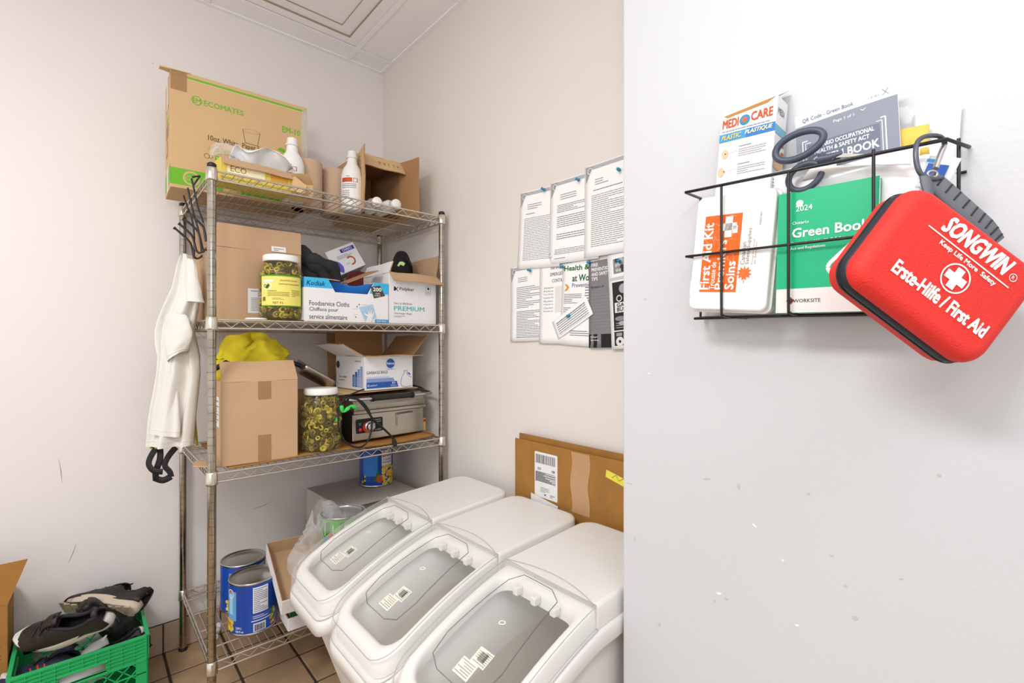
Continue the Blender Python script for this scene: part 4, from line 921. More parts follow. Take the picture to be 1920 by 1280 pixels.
# flattened carton against the back wall
g = thing('flattened_carton', 'large flattened brown carton leaning on wall behind the white bins', 'cardboard', (-.032, -1.10, .0))
b = MB(); b.box((.008, -.655, 0), (.012, -.006, .922)); b.build('rear_board', 'card_o', g)
b = MB(); b.box((-.008, -.66, 0), (-.003, 0, .905)); b.box((-.003, -.66, 0), (.008, -.0, .895)); b.build('front_board', 'card_o', g, bevel=.002)
p = Print(o=(-.0082, 0, 0), U=(0, -1, 0), V=(0, 0, 1))
pts = rrect(.106, .152, .004, cx=.155, cy=.800); p.poly(pts, 'cardw'); p.bars(.108, .838, .09, .030, '#686468', 2)
p.txt('2X2X', .115, .816, .018, .008, '#303030', 2, .03); p.txt('H28', .182, .816, .014, .008, '#202020', 2, .05)
for r_ in range(14): p.para(.108, .776+.0024*r_, .088, .0024, 1, '#403c3c', 2, .7)
p.rect(.107, .774, .0015, .034, '#202020', 2); p.rect(.197, .774, .0015, .034, '#202020', 2); p.para(.13, .742, .04, .018, 4, '#777777', 2); p.rect(.148, .734, .008, .004, '#202020', 2); p.para(.175, .732, .022, .01, 2, '#333333', 2)
p.poly([(.405, .872), (.50, .85), (.50, .826), (.402, .850)], '#e8dc50', 2); p.line([(.425, .852), (.44, .862), (.45, .847), (.465, .857), (.48, .845)], .0014, '#68642c', 3)
p.emit(g, {'cardw': 'label', '#e8dc50': 'note_strip'}, 'label_print')
b = MB(); b.grid(lambda u, v: (-.0092-.0006*math.sin(u*17+v*5), -.268-.072*u-.004*math.sin(v*9), .902-.19*v), 14, 20); b.build('tape', mat('tape_pale', (214, 170, 128), .18, trans=.35, bump=.8, bscale=30), g)
g = thing('white_card', 'white card slipped between the middle bin and the flattened carton', 'card', (-.047, -1.19, 0))
b = MB(); b.slab([(0, -.125, .55), (0, 0.0, .55), (0, 0.0, .731), (0, -.125, .715)][::-1], .002); b.build('card', 'cardw', g)
# ================================================================= NOTICES ON THE BACK WALL
def notice(label, y, z, w_, h_, rot=0, lift=.001, m='paper', curl=.004, name='paper_notice', grp='printed notices pinned on wall'):
    g = thing(name, label, 'notice', (-lift, y, z), group=grp); c, s_ = math.cos(rot), math.sin(rot)
    # local u to the right (-y), v downwards from the top edge
    def fn(u, v, l):      # v up, 0 at bottom
        d = (h_-v)/h_; q = (u/w_)
        cur = curl*(d**2.5)*(1+.6*math.sin(q*3+rot*20))+.0012*math.sin(q*7)*d
        dn = h_-v
        return Vector((-cur-l-.0004, -(u*c+dn*s_*-1*-1*(1)), -(dn*c-u*s_*-1*-1)))
    b = MB(); b.grid(lambda u, v: fn(u*w_, v*h_, 0), 10, 12); b.build('sheet', m, g, solid=.0004)
    p = Print(fn=fn, step=.03); return g, p
def staff(p, w_, h_):
    p.poly([(.004, h_-.004), (w_-.004, h_-.004), (w_-.004, h_-.016), (.004, h_-.016)], '#b4b4b8', 1); p.poly([(.004, h_-.004), (.035, h_-.004), (.006, h_-.055)], '#9c9ca0', 2); p.ring(.022, h_-.018, .010, .002, '#f0f0f0', 3)
    p.para(.042, h_-.068, .07, .022, 3, '#909090', 2); p.para(.035, h_-.085, .11, .006, 1, '#505050', 2)
    p.para(.028, .03, .168, h_-.125, 26, '#96969a', 2)
g, p = notice('upper left notice of the top row, grey corner triangle', -1.088, 1.792, .216, .279, -.06, .001); staff(p, .216, .279); p.emit(g)
g, p = notice('middle notice of the top row pinned on the back wall', -1.240, 1.790, .216, .279, -.02, .0022)
p.poly([(.004, .275), (.212, .275), (.212, .263), (.004, .263)], '#b4b4b8', 1); p.poly([(.004, .275), (.035, .275), (.006, .224)], '#9c9ca0', 2); p.ring(.022, .261, .010, .002, '#f0f0f0', 3)
p.para(.048, .211, .07, .022, 3, '#909090', 2); p.para(.035, .17, .15, .028, 5); p.para(.035, .12, .15, .04, 6, '#77777c'); p.para(.035, .08, .15, .022, 3, '#77777c'); p.para(.028, .03, .16, .02, 4, '#77777c'); p.para(.028, .015, .05, .006, 1); p.emit(g)
g, p = notice('top row notice nearest the near wall edge', -1.392, 1.803, .216, .290, -.0, .0034); staff(p, .216, .29); p.emit(g)
g, p = notice('lower left notice, a densely typed page with grey triangle', -1.032, 1.524, .216, .275, .02, .0012)
p.poly([(.004, .271), (.15, .271), (.15, .259), (.004, .259)], '#b4b4b8', 1); p.poly([(.004, .271), (.035, .271), (.006, .220)], '#9c9ca0', 2); p.ring(.022, .257, .010, .002, '#f0f0f0', 3)
p.para(.042, .215, .05, .02, 3, '#909090'); p.para(.035, .12, .12, .08, 12, '#77777c'); p.para(.035, .012, .135, .10, 17, '#606066'); p.emit(g)
g, p = notice('emergency contacts sheet right of the densely typed page', -1.188, 1.518, .216, .275, .0, .0022)
p.txt('barBURRITO', .055, .252, .095, .015, '#505054', 2, .01); p.txt('EMERGENCY', .052, .229, .085, .012, '#505054', 2, .02); p.txt('CONTACTS', .06, .207, .07, .012, '#505054', 2, .02)
for k, q in enumerate(('Ambulance', 'Police', 'Fire Dept', 'Franchise HQ', 'Plumber', 'Hydro', 'Owner', 'Emergency')): p.txt(q, .022, .188-.0115*k, .045, .006, '#66666a', 2, .01)
p.rect(.075, .105, .07, .088, '#e4e2e2', 1); p.emit(g)
g, p = notice('tilted health and safety at work notice with green title', -1.298, 1.508, .200, .268, -.045, .0036)
p.txt('Health & Safety', .008, .238, .185, .022, '#1c6c34', 2, .045); p.txt('at Work', .045, .207, .095, .022, '#1c6c34', 2, .045); p.txt('Prevention', .045, .188, .085, .014, '#2c5c8c', 2, .02)
p.poly([(.012, .200), (.022, .200), (.034, .189), (.022, .177), (.012, .177), (.022, .189)], '#e0a030'); p.para(.012, .135, .075, .034, 6, '#606066'); p.para(.012, .10, .075, .025, 4, '#606066'); p.para(.1, .115, .06, .075, 9, '#606066'); p.para(.045, .03, .11, .02, 3, '#606066'); p.emit(g)
g, p = notice('dark grey fire prevention tips notice', -1.408, 1.500, .14, .270, .02, .0048, mat('paper_dark', (128, 126, 130), .7))
for k, q in enumerate(('FIRE', 'PREVENTION', 'AND SAFETY', 'TIPS')): p.txt(q, .012, .252-.0145*k, (.026, .075, .07, .024)[k], .011, '#f0f0f0', 2, .05)
p.txt('Beware of', .01, .185, .05, .008, '#3c3c3c', 2, .03); p.para(.014, .06, .08, .11, 11, '#8c8c90'); p.rect(.0, .0, .14, .042, '#1c1c1e', 1); p.txt('Forget', .008, .03, .03, .006, '#f0f0f0', 3, .03); p.txt('warnings', .008, .02, .035, .006, '#f0f0f0', 3, .03); p.emit(g)
g, p = notice('black and white game day poster beside the near wall edge', -1.482, 1.510, .216, .285, .075, .0062)
p.rect(.02, .225, .1, .045, '#8a8a8a', 1); 
for i in range(14): p.disc(R.uniform(.03, .10), R.uniform(.23, .265), R.uniform(.004, .008), R.choice(('#5c5c5c', '#c4c4c4', '#3c3c3c')), 2, n=10)
p.rect(.0, .205, .2, .010, '#c8c8cc', 1); p.rect(.012, .055, .19, .145, '#262628', 1); p.disc(.05, .178, .014, '#a8a8ac', 2); p.ring(.035, .15, .010, .003, '#e8e8e8', 2); p.rect(.018, .108, .18, .030, '#e6e6e8', 2)
p.txt('GAME', .026, .124, .05, .012, '#18181a', 3, .05); p.txt('BUNDLE', .026, .111, .065, .012, '#18181a', 3, .05)
for x in (.035, .08): p.disc(x, .09, .018, '#8c8c8e', 2, .007); p.disc(x+.01, .076, .016, '#b0b0b2', 3, .006)
p.txt('$3', .085, .062, .02, .012, '#f0f0f0', 3, .05); p.para(.02, .06, .05, .02, 3, '#b0b0b0', 2)
p.rect(.012, .01, .19, .042, '#2c2c2e', 1); p.disc(.032, .022, .014, '#e0e0e0', 2); p.disc(.032, .022, .005, '#202020', 3, n=5); p.rect(.02, .038, .02, .01, '#9c9c9c', 2); p.txt('ALL', .07, .027, .04, .014, '#f0f0f0', 2, .05); p.txt('FUN', .075, .010, .04, .014, '#f0f0f0', 2, .05); p.emit(g)
g, p = notice('small tilted slip pinned low over the emergency sheet', -1.252, 1.315, .168, .066, .0, .0075, curl=.002)
g.rotation_euler = (math.radians(-28), 0, 0); p.para(.015, .01, .14, .045, 6, '#707078'); p.rect(.015, .048, .14, .001, '#707078'); p.rect(.015, .008, .14, .001, '#707078'); p.emit(g)
pins = [(1019,355,'upper left notice'), (1084,337,'middle top notice'), (1160,318,'top notice nearest the near wall'), (993,507,'lower left typed page'), (1054,500,'emergency contacts sheet'), (1104,491,'health and safety notice'), (1161,490,'game day poster'), (1066,592,'small tilted slip')]
pin0 = None
for px, py, lb in pins:
    q = at(px, py, x=-.012)
    if not pin0:
        pin0 = thing('push_pin', '', 'push pin', (0, 0, 0), group='teal push pins'); b = MB()
        b.lathe([(0, .012), (.0048, .012), (.005, .0105), (.0030, .009), (.0026, .0045), (.0052, .002), (.0052, .0), (0, 0)], 16); b.build('head', 'pin', pin0)
        b = MB(); b.tube([(0, 0, 0), (0, 0, -.008)], .0005, 6); b.build('needle', 'tin', pin0); o = pin0
    else:
        o = pin0.copy(); COL.objects.link(o)
        for ch in pin0.children: c = ch.copy(); COL.objects.link(c); c.parent = o
    o.location = (-.009, q.y, q.z); o.rotation_euler = (0, math.radians(-90+R.uniform(-12, 12)), math.radians(R.uniform(-15, 15)))
    o['label'] = 'teal push pin holding the '+lb
# ================================================================= LEFT END: HOOKS, SHIRT
g = thing('hook_rack', 'black wire hook rack hanging on left end of the shelving', 'hook rack', (-.925, -.42, 1.60)); off = Vector((.925, .42, -1.60))
prongs = [[(327,427),(342,440),(356,454),(361,470),(364,482),(372,484),(380,478)], [(336,419),(348,430),(360,442),(365,458),(368,469),(374,474),(384,470)], [(344,410),(357,420),(371,434),(376,450),(380,466),(388,468)],
          [(352,396),(364,408),(380,424),(384,440),(386,452)]]
for k, pr in enumerate(prongs):
    ys = -.30-.055*k; P = spl([at(px, py, y=ys-.03*i/len(pr)) for i, (px, py) in enumerate(pr)], 20)
    b = MB(); b.tube([p+off for p in P], .0038, 8); b.tube([P[0]+off-Vector((.002, 0, -.001)), P[0]+off+Vector((.003, 0, -.003))], .0052, 8); b.build('hook', 'black', g)
for k, pr in enumerate([[(344,366),(352,390),(360,412),(364,440),(364,480)], [(359,334),(365,360),(371,388),(381,418),(384,450)], [(352,352),(358,380),(364,404),(374,440),(378,474)], [(360,332),(374,330),(372,334),(362,348)]]):
    ys = -.33-.07*k if k < 3 else -.5; P = spl([at(px, py, y=ys) for px, py in pr], 20); b = MB(); b.tube([p+off for p in P], .003, 8); b.build('back_wire', 'black', g)
# shirt: rows (photo y, left x, right x) turned into a hanging folded cloth of real thickness
rows = [(478,345,356),(500,334,366),(540,324,369),(556,318,373),(575,311,371),(600,303,366),(622,300,361),(650,303,365),(665,306,368),(700,302,371),(740,296,368),(775,287,366),(800,283,364),(818,282,362),(834,281,361)]
C0 = Vector((-.952, -.33, 0)); Zd = (C0-Vector((CAM.x, CAM.y, 0))).dot(FW)
cols = []
for py, xl, xr in rows:
    f_ = Zd/FPX; cx = ((xl+xr)/2-960)*f_; c = Vector((CAM.x, CAM.y, 0))+FW*Zd+RT*cx; cols.append((c.x, c.y, CAM.z+(640-py)*f_, (xr-xl)/2*f_))
def shirtf(u, v):
    t = v*(len(cols)-1); i = min(int(t), len(cols)-2); q = t-i; a, c = cols[i], cols[i+1]
    cx, cy, z, hw = (a[k]+(c[k]-a[k])*q for k in range(4)); an = 2*PI*u
    dp = (.020+.030*min(1, v*2))*(1+.30*math.sin(an*5+v*3)+.15*math.sin(an*9+v*7+1))
    side = RT*(hw*math.cos(an)*(1+.04*math.sin(an*5+v*3))); dep = FW*(dp*math.sin(an))
    n_ = noise.noise_vector(Vector((cx+hw*math.cos(an), an, z*7)))*.006
    return Vector((cx, cy, z))+side+dep+n_
g = thing('hanging_shirt', 'off-white polo shirt hanging from the black hooks left of shelving', 'shirt', (C0.x, C0.y, 1.0)); off = -g.location
b = MB(); b.grid(lambda u, v: shirtf(u, v)+off, 90, 80, wrap=True); b.build('body', 'shirt', g)
# sleeve hanging forward and its hem
def sl(u, v):
    an = 2*PI*u; py = 486+v*(566-486); cxp = 358+v*8; hwp = 6+v*9; f_ = (Zd-.05)/FPX
    c = Vector((CAM.x, CAM.y, 0))+FW*(Zd-.05)+RT*((cxp-960)*f_+hwp*f_*math.cos(an)); c.z = CAM.z+(640-py)*f_
    return c+FW*(.018*math.sin(an)*(.4+v))+noise.noise_vector(Vector((an, v*4, 3)))*.003+off
b = MB(); b.grid(sl, 40, 24, wrap=True); b.build('collar_flap', 'shirt', g)
def sl2(u, v):
    an = 2*PI*u; py = 590+v*(668-590)-10*math.cos(an)*v; cxp = 330+v*2+4*math.sin(v*PI); hwp = 20+8*math.sin(v*PI)-4*v; f_ = (Zd-.055)/FPX
    c = Vector((CAM.x, CAM.y, 0))+FW*(Zd-.055)+RT*((cxp-960)*f_+hwp*f_*math.cos(an)); c.z = CAM.z+(640-py)*f_
    return c+FW*(.022*math.sin(an)*(.6+.5*v))+noise.noise_vector(Vector((an, v*4, 9)))*.004+off
b = MB(); b.grid(sl2, 44, 26, wrap=True); b.build('sleeve', 'shirt', g)
b = MB()
for vv in (.955,): b.tube([shirtf(i/60, vv)+off for i in range(60)], .0012, 5, closed=True)
b.tube([sl2(i/40, .92) for i in range(40)], .0011, 5, closed=True); b.build('hem_seam', 'shirt', g)
def sl3(u, v):
    an = 2*PI*u; py = 600+v*(816-600)+3*math.cos(an)*v; cxp = 322-13*v; hwp = 12+15*v+1.5*math.sin(v*9); f_ = (Zd-.045)/FPX
    c = Vector((CAM.x, CAM.y, 0))+FW*(Zd-.045)+RT*((cxp-960)*f_+hwp*f_*math.cos(an)); c.z = CAM.z+(640-py)*f_
    return c+FW*(.016*math.sin(an)*(1+.3*math.sin(an*6+v*4)))+noise.noise_vector(Vector((an, v*5, 5)))*.003+off
b = MB(); b.grid(sl3, 48, 40, wrap=True); b.build('front_panel', 'shirt', g)
b = MB(); b.tube([sl3(i/40, .955) for i in range(40)], .0011, 5, closed=True); b.build('hem_seam', 'shirt', g)
g = thing('yellow_apron', 'yellow apron hanging under the white shirt with black straps', 'apron', (C0.x, C0.y, .9)); off = -g.location
def bel(px, py, d=0):
    f_ = (Zd+d)/FPX; c = Vector((CAM.x, CAM.y, 0))+FW*(Zd+d)+RT*((px-960)*f_); c.z = CAM.z+(640-py)*f_; return c+off
b = MB(); b.grid(lambda u, v: bel(284+u*(336-284)-3*v, 815+v*26-4*u, .0)+FW*(.012*math.sin(u*16)), 24, 5); b.grid(lambda u, v: bel(366+3*math.sin(v*7)+u*4, 640+v*230*.85, .06), 3, 14); b.build('cloth', 'apron', g, solid=.002)
def strip(b, P, wd, n=20):
    P = spl([bel(*p) for p in P], n); vs = []
    for i, p in enumerate(P):
        t = (P[min(i+1, n)]-P[max(i-1, 0)]).normalized(); s_ = t.cross(FW).normalized(); vs += [p-s_*wd/2, p+s_*wd/2]
    b.add(vs, [(2*i, 2*i+1, 2*i+3, 2*i+2) for i in range(n)], 0, True)
b = MB(); strip(b, [(294, 838, 0), (283, 855, -.005), (279, 870, -.01), (288, 882, -.01), (305, 884, -.005)], .020); strip(b, [(300, 838, .01), (300, 860, 0), (292, 885, 0), (293, 900, 0)], .022)
strip(b, [(330, 838, -.01), (316, 855, -.01), (309, 872, -.01), (318, 884, -.005), (321, 893, 0)], .020); strip(b, [(288, 895, .0), (305, 900, .0), (321, 893, .0)], .022); b.build('strap', 'strap', g, solid=.002)
# ================================================================= CRATE, SHOES, LEFT CARTON
g = thing('milk_crate', 'green plastic milk crate full of shoes on the tiled floor', 'crate', (-1.197, -.192, .0))
b = MB(); g.scale.z = .965; hx_, hy_, hz = .160, .152, .27
def cw(U, o, V=Vector((0, 0, 1)), handle=True):
    U = Vector(U); o = Vector(o); N_ = U.cross(V); L2 = .160 if abs(U.x) > .5 else .152
    def bar(u0, z0, u1, z1, t0=0, t1=.006):
        q = [o+U*u0+V*z0+N_*t1, o+U*u1+V*z0+N_*t1, o+U*u1+V*z1+N_*t1, o+U*u0+V*z1+N_*t1]; b.slab(q, t1-t0)
    bar(-L2, .262, L2, .270, -.002, .009)
    for z0 in (.250, .238, .226): bar(-L2, z0, L2, z0+.003, 0, .009)
    for z0 in (.214, .202):
        if handle: bar(-L2, z0, -.055, z0+.003, 0, .009); bar(.055, z0, L2, z0+.003, 0, .009)
        else: bar(-L2, z0, L2, z0+.003, 0, .009)
    for k in range(11):
        u = -L2+.0+2*L2*k/10
        if handle and abs(u) < .055: bar(u-.0015, .226, u+.0015, .262, 0, .008)
        else: bar(u-.0015, .19, u+.0015, .262, 0, .008)
    if handle:
        bar(-L2, .226, L2, .262, -.0, .004); bar(-L2, .190, -.055, .226, 0, .004); bar(.055, .190, L2, .226, 0, .004)
        bar(-.06, .184, .06, .192, -.004, .010); bar(-.06, .222, .06, .228, -.004, .010)
    else: bar(-L2, .190, L2, .262, 0, .004)
    bar(-L2, .0, -L2+.028, .195, 0, .006); bar(L2-.028, .0, L2, .195, 0, .006); bar(-L2, 0, L2, .02, 0, .006); bar(-L2, .182, L2, .192, 0, .008)
    for z0 in (.06, .10, .14): bar(-L2, z0, L2, z0+.004, .001, .006)
    for k in range(-6, 9):
        for s_ in (-1, 1):
            u0 = .04*k; pts = []
            a, c = (u0, .02), (u0+s_*.16, .185)
            lo, hi = -L2+.02, L2-.02
            def clip(a, c):
                (x0, z0_), (x1, z1_) = a, c
                if max(x0, x1) < lo or min(x0, x1) > hi: return None
                def cut(x): return z0_+(z1_-z0_)*(x-x0)/(x1-x0)
                if x0 < lo: a = (lo, cut(lo))
                if x0 > hi: a = (hi, cut(hi))
                if x1 < lo: c = (lo, cut(lo))
                if x1 > hi: c = (hi, cut(hi))
                return a, c
            r_ = clip(a, c)
            if not r_: continue
            a, c = r_; w2 = .0022
            q = [o+U*(a[0]-w2)+V*a[1]+N_*.005, o+U*(a[0]+w2)+V*a[1]+N_*.005, o+U*(c[0]+w2)+V*c[1]+N_*.005, o+U*(c[0]-w2)+V*c[1]+N_*.005]; b.slab(q, .004)
for U, o in (((1, 0, 0), (0, -hy_, 0)), ((0, 1, 0), (hx_, 0, 0)), ((-1, 0, 0), (0, hy_, 0)), ((0, -1, 0), (-hx_, 0, 0))): 
    cw(U, o); b.build('side_panel', 'green', g, bevel=.0006, seg=1); b = MB()
b.box((-.16, -.152, .0), (.16, .152, .004)); b.build('base', 'green', g)
for sx in (-1, 1):
    for sy in (-1, 1): b = MB(); b.tube([(sx*.159, sy*.151, 0), (sx*.159, sy*.151, .269)], .007, 10); b.build('corner_post', 'green', g)
def shoe(label, loc, rot, upper='leather', sole='sole', tread='soled', L_=.285, stripe=None, grp='worn shoes in the crate'):
    g = thing('shoe', label, 'shoe', loc, rot, grp)
    def hw(t): return (.030+.0155*math.sin(max(0, t-.25)/.75*PI*.95)**.9)*(1-max(0, (t-.88)/.12)**2*.6)*(1-max(0, (.08-t)/.08)**2*.4) if t > .25 else .030*(1-max(0, (.08-t)/.08)**2*.4)
    def cy(t): return .006*math.sin(t*PI)
    def top(t):
        K = [(0, .078), (.06, .086), (.16, .066), (.28, .062), (.40, .082), (.48, .082), (.62, .066), (.78, .050), (.92, .040), (1, .020)]
        for (a, c), (d, e) in zip(K, K[1:]):
            if t <= d: f_ = (t-a)/(d-a); f_ = f_*f_*(3-2*f_); return c+(e-c)*f_
        return .02
    def up(u, v):
        t = .004+.992*u; a = PI*v; w_ = hw(t)*.96; h = top(t)-.016; sgn = 1 if math.cos(a) >= 0 else -1
        return Vector((L_*(t-.5), cy(t)+w_*sgn*abs(math.cos(a))**.75*(1-.22*math.sin(a)), .016+h*math.sin(a)**.7))
    b = MB(); b.grid(up, 44, 24, skip=lambda u, v: .035 < u < .44 and abs(v-.5) < .23-.10*max(0, (u-.3)/.14)); b.build('upper', upper, g, solid=.004)
    b = MB(); n = 60
    def so(k, gx=0): 
        t = 1-abs(1-2*k/n); s_ = 1 if k <= n/2 else -1; t2 = .5-.5*math.cos(t*PI); return (L_*(t2-.5)*(1+gx)*.985, cy(t2)+s_*(hw(t2)+.001)*(math.sin(t*PI)**.35 if 0 < t < 1 else 0)*(1+gx))
    tz = lambda x: .004*max(0, (x/L_+.5-.7)/.3)**2*6
    rings = [[(*so(k, s_), z_+tz(so(k)[0])+(.008*(1-(so(k)[0]/L_+.5)) if z_ > .01 else 0)) for k in range(n)] for s_, z_ in ((-.04, -.004), (0, -.002), (.02, .006), (.012, .018), (-.02, .022))]
    loft(b, rings, cap0=True, cap1=True); b.build('sole', sole, g)
    b = MB()
    for k in range(9):
        x = L_*(-.44+.11*k); wd = hw((x/L_)+.5)*.8; b.box((x, -wd, -.008+tz(x)), (x+L_*.075, wd, -.003+tz(x)))
    b.build('tread', tread, g)
    b = MB(); b.grid(lambda u, v: Vector((L_*(-.46+.5*u), (2*v-1)*hw(.04+.5*u)*.86, .034)), 12, 6); b.build('insole', 'blackp', g)
    b = MB(); b.grid(lambda u, v: Vector((L_*(-.13+.22*u), (2*v-1)*.018, top(.37+.22*u)+.008+.012*(1-u)-.006*(2*v-1)**2)), 8, 6); b.build('tongue', upper, g, solid=.004)
    b = MB()
    for k in range(5):
        t = .46+.055*k; P = [up(t, .5+s_*(.16)) for s_ in (-1, -.5, 0, .5, 1)]; P = [p+Vector((.006*(i-2)*(1 if k % 2 else -1)*.5, 0, .005)) for i, p in enumerate(P)]; b.tube(spl(P, 10), .0022, 6)
    P = spl([up(.46, .5)+Vector((0, 0, .006)), up(.44, .45)+Vector((-.02, -.02, .03)), up(.5, .3)+Vector((0, -.03, .01)), up(.6, .25)+Vector((0, -.02, 0))], 16); b.tube(P, .0018, 6)
    b.build('lace', 'strap' if upper != 'sneak' else 'white', g)
    P = [up(.035+.405*k/10, .5-.23+.10*max(0, ((.035+.405*k/10)-.3)/.14)) for k in range(11)]; P2 = [up(.035+.405*k/10, .5+.23-.10*max(0, ((.035+.405*k/10)-.3)/.14)) for k in range(10, -1, -1)]
    b = MB(); b.tube(P+P2, .0055, 8, closed=True); b.build('collar', 'strap', g)
    if stripe:
        b = MB(); 
        for k in range(3):
            q = [up(.55+.06*k+.01*j, .1+.05*j)+Vector((0, .003, 0)) for j in range(6)]; b.tube(q, .0028, 6)
            q = [up(.55+.06*k+.01*j, .9-.05*j)+Vector((0, -.003, 0)) for j in range(6)]; b.tube(q, .0028, 6)
        b.build('side_stripe', stripe, g)
    return g
def pose(toe, up_): return axes(toe, Vector(up_).cross(Vector(toe)))
tl = -RT
shoe('black sneaker with white sole lying tilted on front rim of green crate', at(131, 1180, y=-.30)+Vector((0, 0, .0)), pose(tl-UP*.22-FW*.05, UP*.75-FW*.72+RT*.05), sole=mat('sole_white', (214, 210, 204), .7, var=.3, vscale=20))
shoe('black shoe on its side at back of the crate, brown and cream sole showing', at(186, 1143, y=-.13), pose(tl-UP*.03+FW*.05, UP*.42+FW*.9), tread=mat('tread_cream', (196, 178, 148), .7, var=.4, vscale=30))
shoe('dark shoe upside down in the right rear corner of crate', (-1.115, -.16, .235), pose(RT*.5-UP*.75+FW*.3, -FW*.5+UP*.35+RT*.3), sole='soled')
shoe('white and navy sneaker with red stripe low inside the crate', (-1.262, -.235, .155), pose(tl*.9-FW*.35+UP*.12, UP+FW*.1), upper='navy', sole='sneak', stripe=pc('#d8482c'))
shoe('pale grey sneaker behind the crate handle opening', (-1.175, -.275, .168), pose((-.93, -.22, -.05), (0, -.35, 1)), upper='sneak', sole='sneak')
b = MB()
g = thing('cardboard_carton', 'open cardboard carton at the far left edge behind the crate', 'box', (-1.765, -.20, 0))
carton(g, .392, .17, .425, 'card_o', 'card_d', open_='top', flaps=(('front', .125, -8, -.35), ('right', .05, -40, .05)))
p = Print(o=(0, 0, 0), **FR); p.txt('iodé', .365, .30, .045, .012, '#3c2c18', 2, .02, rot=-PI/2); p.emit(g, {}, 'printing')
# ================================================================= NEAR WALL: WIRE BASKET AND ITS CONTENTS
XF = -.410; YL, YR = -1.956, -2.297; ZT, ZM, ZB = 1.508, 1.398, 1.291
g = thing('wire_basket', 'black wire basket mounted on the near white wall holding first aid things', 'basket', (PX, (YL+YR)/2, ZB)); off = -g.location
def V3(x, y, z): return Vector((x, y, z))+off
XW = PX-.004
b = MB(); b.tube([V3(XW, YL+.016, ZT+.012), V3(XF, YL, ZT+.002), V3(XF, YR, ZT-.012), V3(XW, YR-.012, ZT-.002)], .0025, 10); b.build('top_rim', 'black', g)
b = MB(); b.tube([V3(XW, YL+.012, ZM+.008), V3(XF, YL-.001, ZM), V3(XF, YR, ZM-.008), V3(XW, YR-.010, ZM-.004)], .0021, 10); b.build('middle_wire', 'black', g)
XB = XF+.032
b = MB(); b.tube([V3(XW, YL+.010, ZB+.004), V3(XB, YL+.0, ZB), V3(XB, YR+.004, ZB-.003), V3(XW, YR, ZB-.003), V3(XW, YL+.010, ZB+.004)], .0023, 10); b.build('bottom_frame', 'black', g)
for y in (-2.0195, -2.1205, -2.224): b = MB(); b.tube(spl([V3(XF, y, ZT-.003), V3(XF, y, ZM), V3(XF, y, ZB+.012), V3(XF+.006, y, ZB+.002), V3(XF+.03, y-.002, ZB), V3(XW, y-.005, ZB)], 24), .0021, 10); b.build('upright_wire', 'black', g)
for y in (YL+.006, YR-.004): b = MB(); b.tube([V3(XW-.02, y, ZT+.006), V3(XW-.02, y, ZB)], .0021, 10); b.build('side_wire', 'black', g)
b = MB(); b.tube([V3(XW, YL+.01, ZT-.03), V3(XW, YR-.01, ZT-.034)], .0021, 8); b.tube([V3(XW, YL+.01, ZM), V3(XW, YR-.01, ZM-.01)], .0021, 8); b.build('back_wire', 'black', g)
U_, V_ = Vector((0, -1, 0)), Vector((0, 0, 1))
def wallrot(deg=0, tilt=0):   # local x to the right along the wall, local z out of the wall, turned clockwise by deg, top leaned back by tilt
    a = math.radians(deg); U = Vector((0, -math.cos(a), -math.sin(a))); V = Vector((math.sin(math.radians(tilt)), -math.sin(a), math.cos(a))); return axes(U, V)
# first aid kit box
g = thing('first_aid_box', 'white plastic first aid box with orange label at left in basket', 'first aid kit', (XF+.0035+.036, -2.030, 1.396), wallrot(4.5, 2))
b = MB(); b.prism(rrect(.132, .196, .012), (0, 0, 0), (1, 0, 0), (0, 1, 0), .016); b.build('base', 'white', g, bevel=.003)
b = MB(); b.prism(rrect(.128, .192, .011), (0, 0, .0172), (1, 0, 0), (0, 1, 0), .016); b.build('lid', 'white', g, bevel=.0045, seg=3)
b = MB(); b.prism(rrect(.134, .198, .012), (0, 0, .0145), (1, 0, 0), (0, 1, 0), .0035); b.build('seam_lip', 'white', g, bevel=.001)
b = MB(); b.box((-.07, -.07, .008), (-.066, -.045, .022)); b.build('latch', 'white', g, bevel=.001)
p = Print(o=(0, 0, .0334), U=(1, 0, 0), V=(0, 1, 0)); OR = '#e2641c'
p.rect(-.046, -.066, .095, .128, '#eeebe6', 0); p.rect(-.046, -.066, .062, .128, OR, 1)
rt_ = PI/2
p.txt('First Aid Kit', -.030, -.062, .112, .016, '#f6f2ee', 2, .045, rot=rt_); p.txt('Trousse de', -.020, -.062, .046, .009, '#f6f2ee', 2, .03, rot=rt_); p.txt('Premiers', -.0055, -.062, .082, .014, '#f6f2ee', 2, .045, rot=rt_); p.txt('Soins', .012, -.062, .046, .015, '#f6f2ee', 2, .045, rot=rt_)
p.rect(-.018, .035, .026, .012, '#f6f2ee', 2); p.rect(-.011, .024, .012, .034, '#f6f2ee', 2); p.rect(.002, .030, .008, .012, '#f6f2ee', 2)
for i in range(26):
    x, y = R.uniform(-.044, .014), R.uniform(-.06, .058); a = R.uniform(0, 6.3); p.line([(x, y), (x+.008*math.cos(a), y+.008*math.sin(a)), (x+.014*math.cos(a+.4), y+.014*math.sin(a+.4))], .0004, '#f2cdb4', 3)
p.txt('Canadian', .026, -.022, .036, .007, '#8c8884', 2, 0, rot=rt_); p.txt('Safety Supplies', .034, -.022, .058, .007, '#8c8884', 2, 0, rot=rt_); p.txt('Fournitures', .039, -.022, .04, .003, '#a8a4a0', 2, 0, rot=rt_); p.txt('de Securite', .043, -.022, .035, .003, '#a8a4a0', 2, 0, rot=rt_)
ml = []
for i in range(22):
    a = 2*PI*i/22; r_ = .012*(1 if i % 2 == 0 else (.55 if i % 4 == 1 else .7)); ml.append((.027+r_*math.cos(a+PI/2), -.036+r_*math.sin(a+PI/2)))
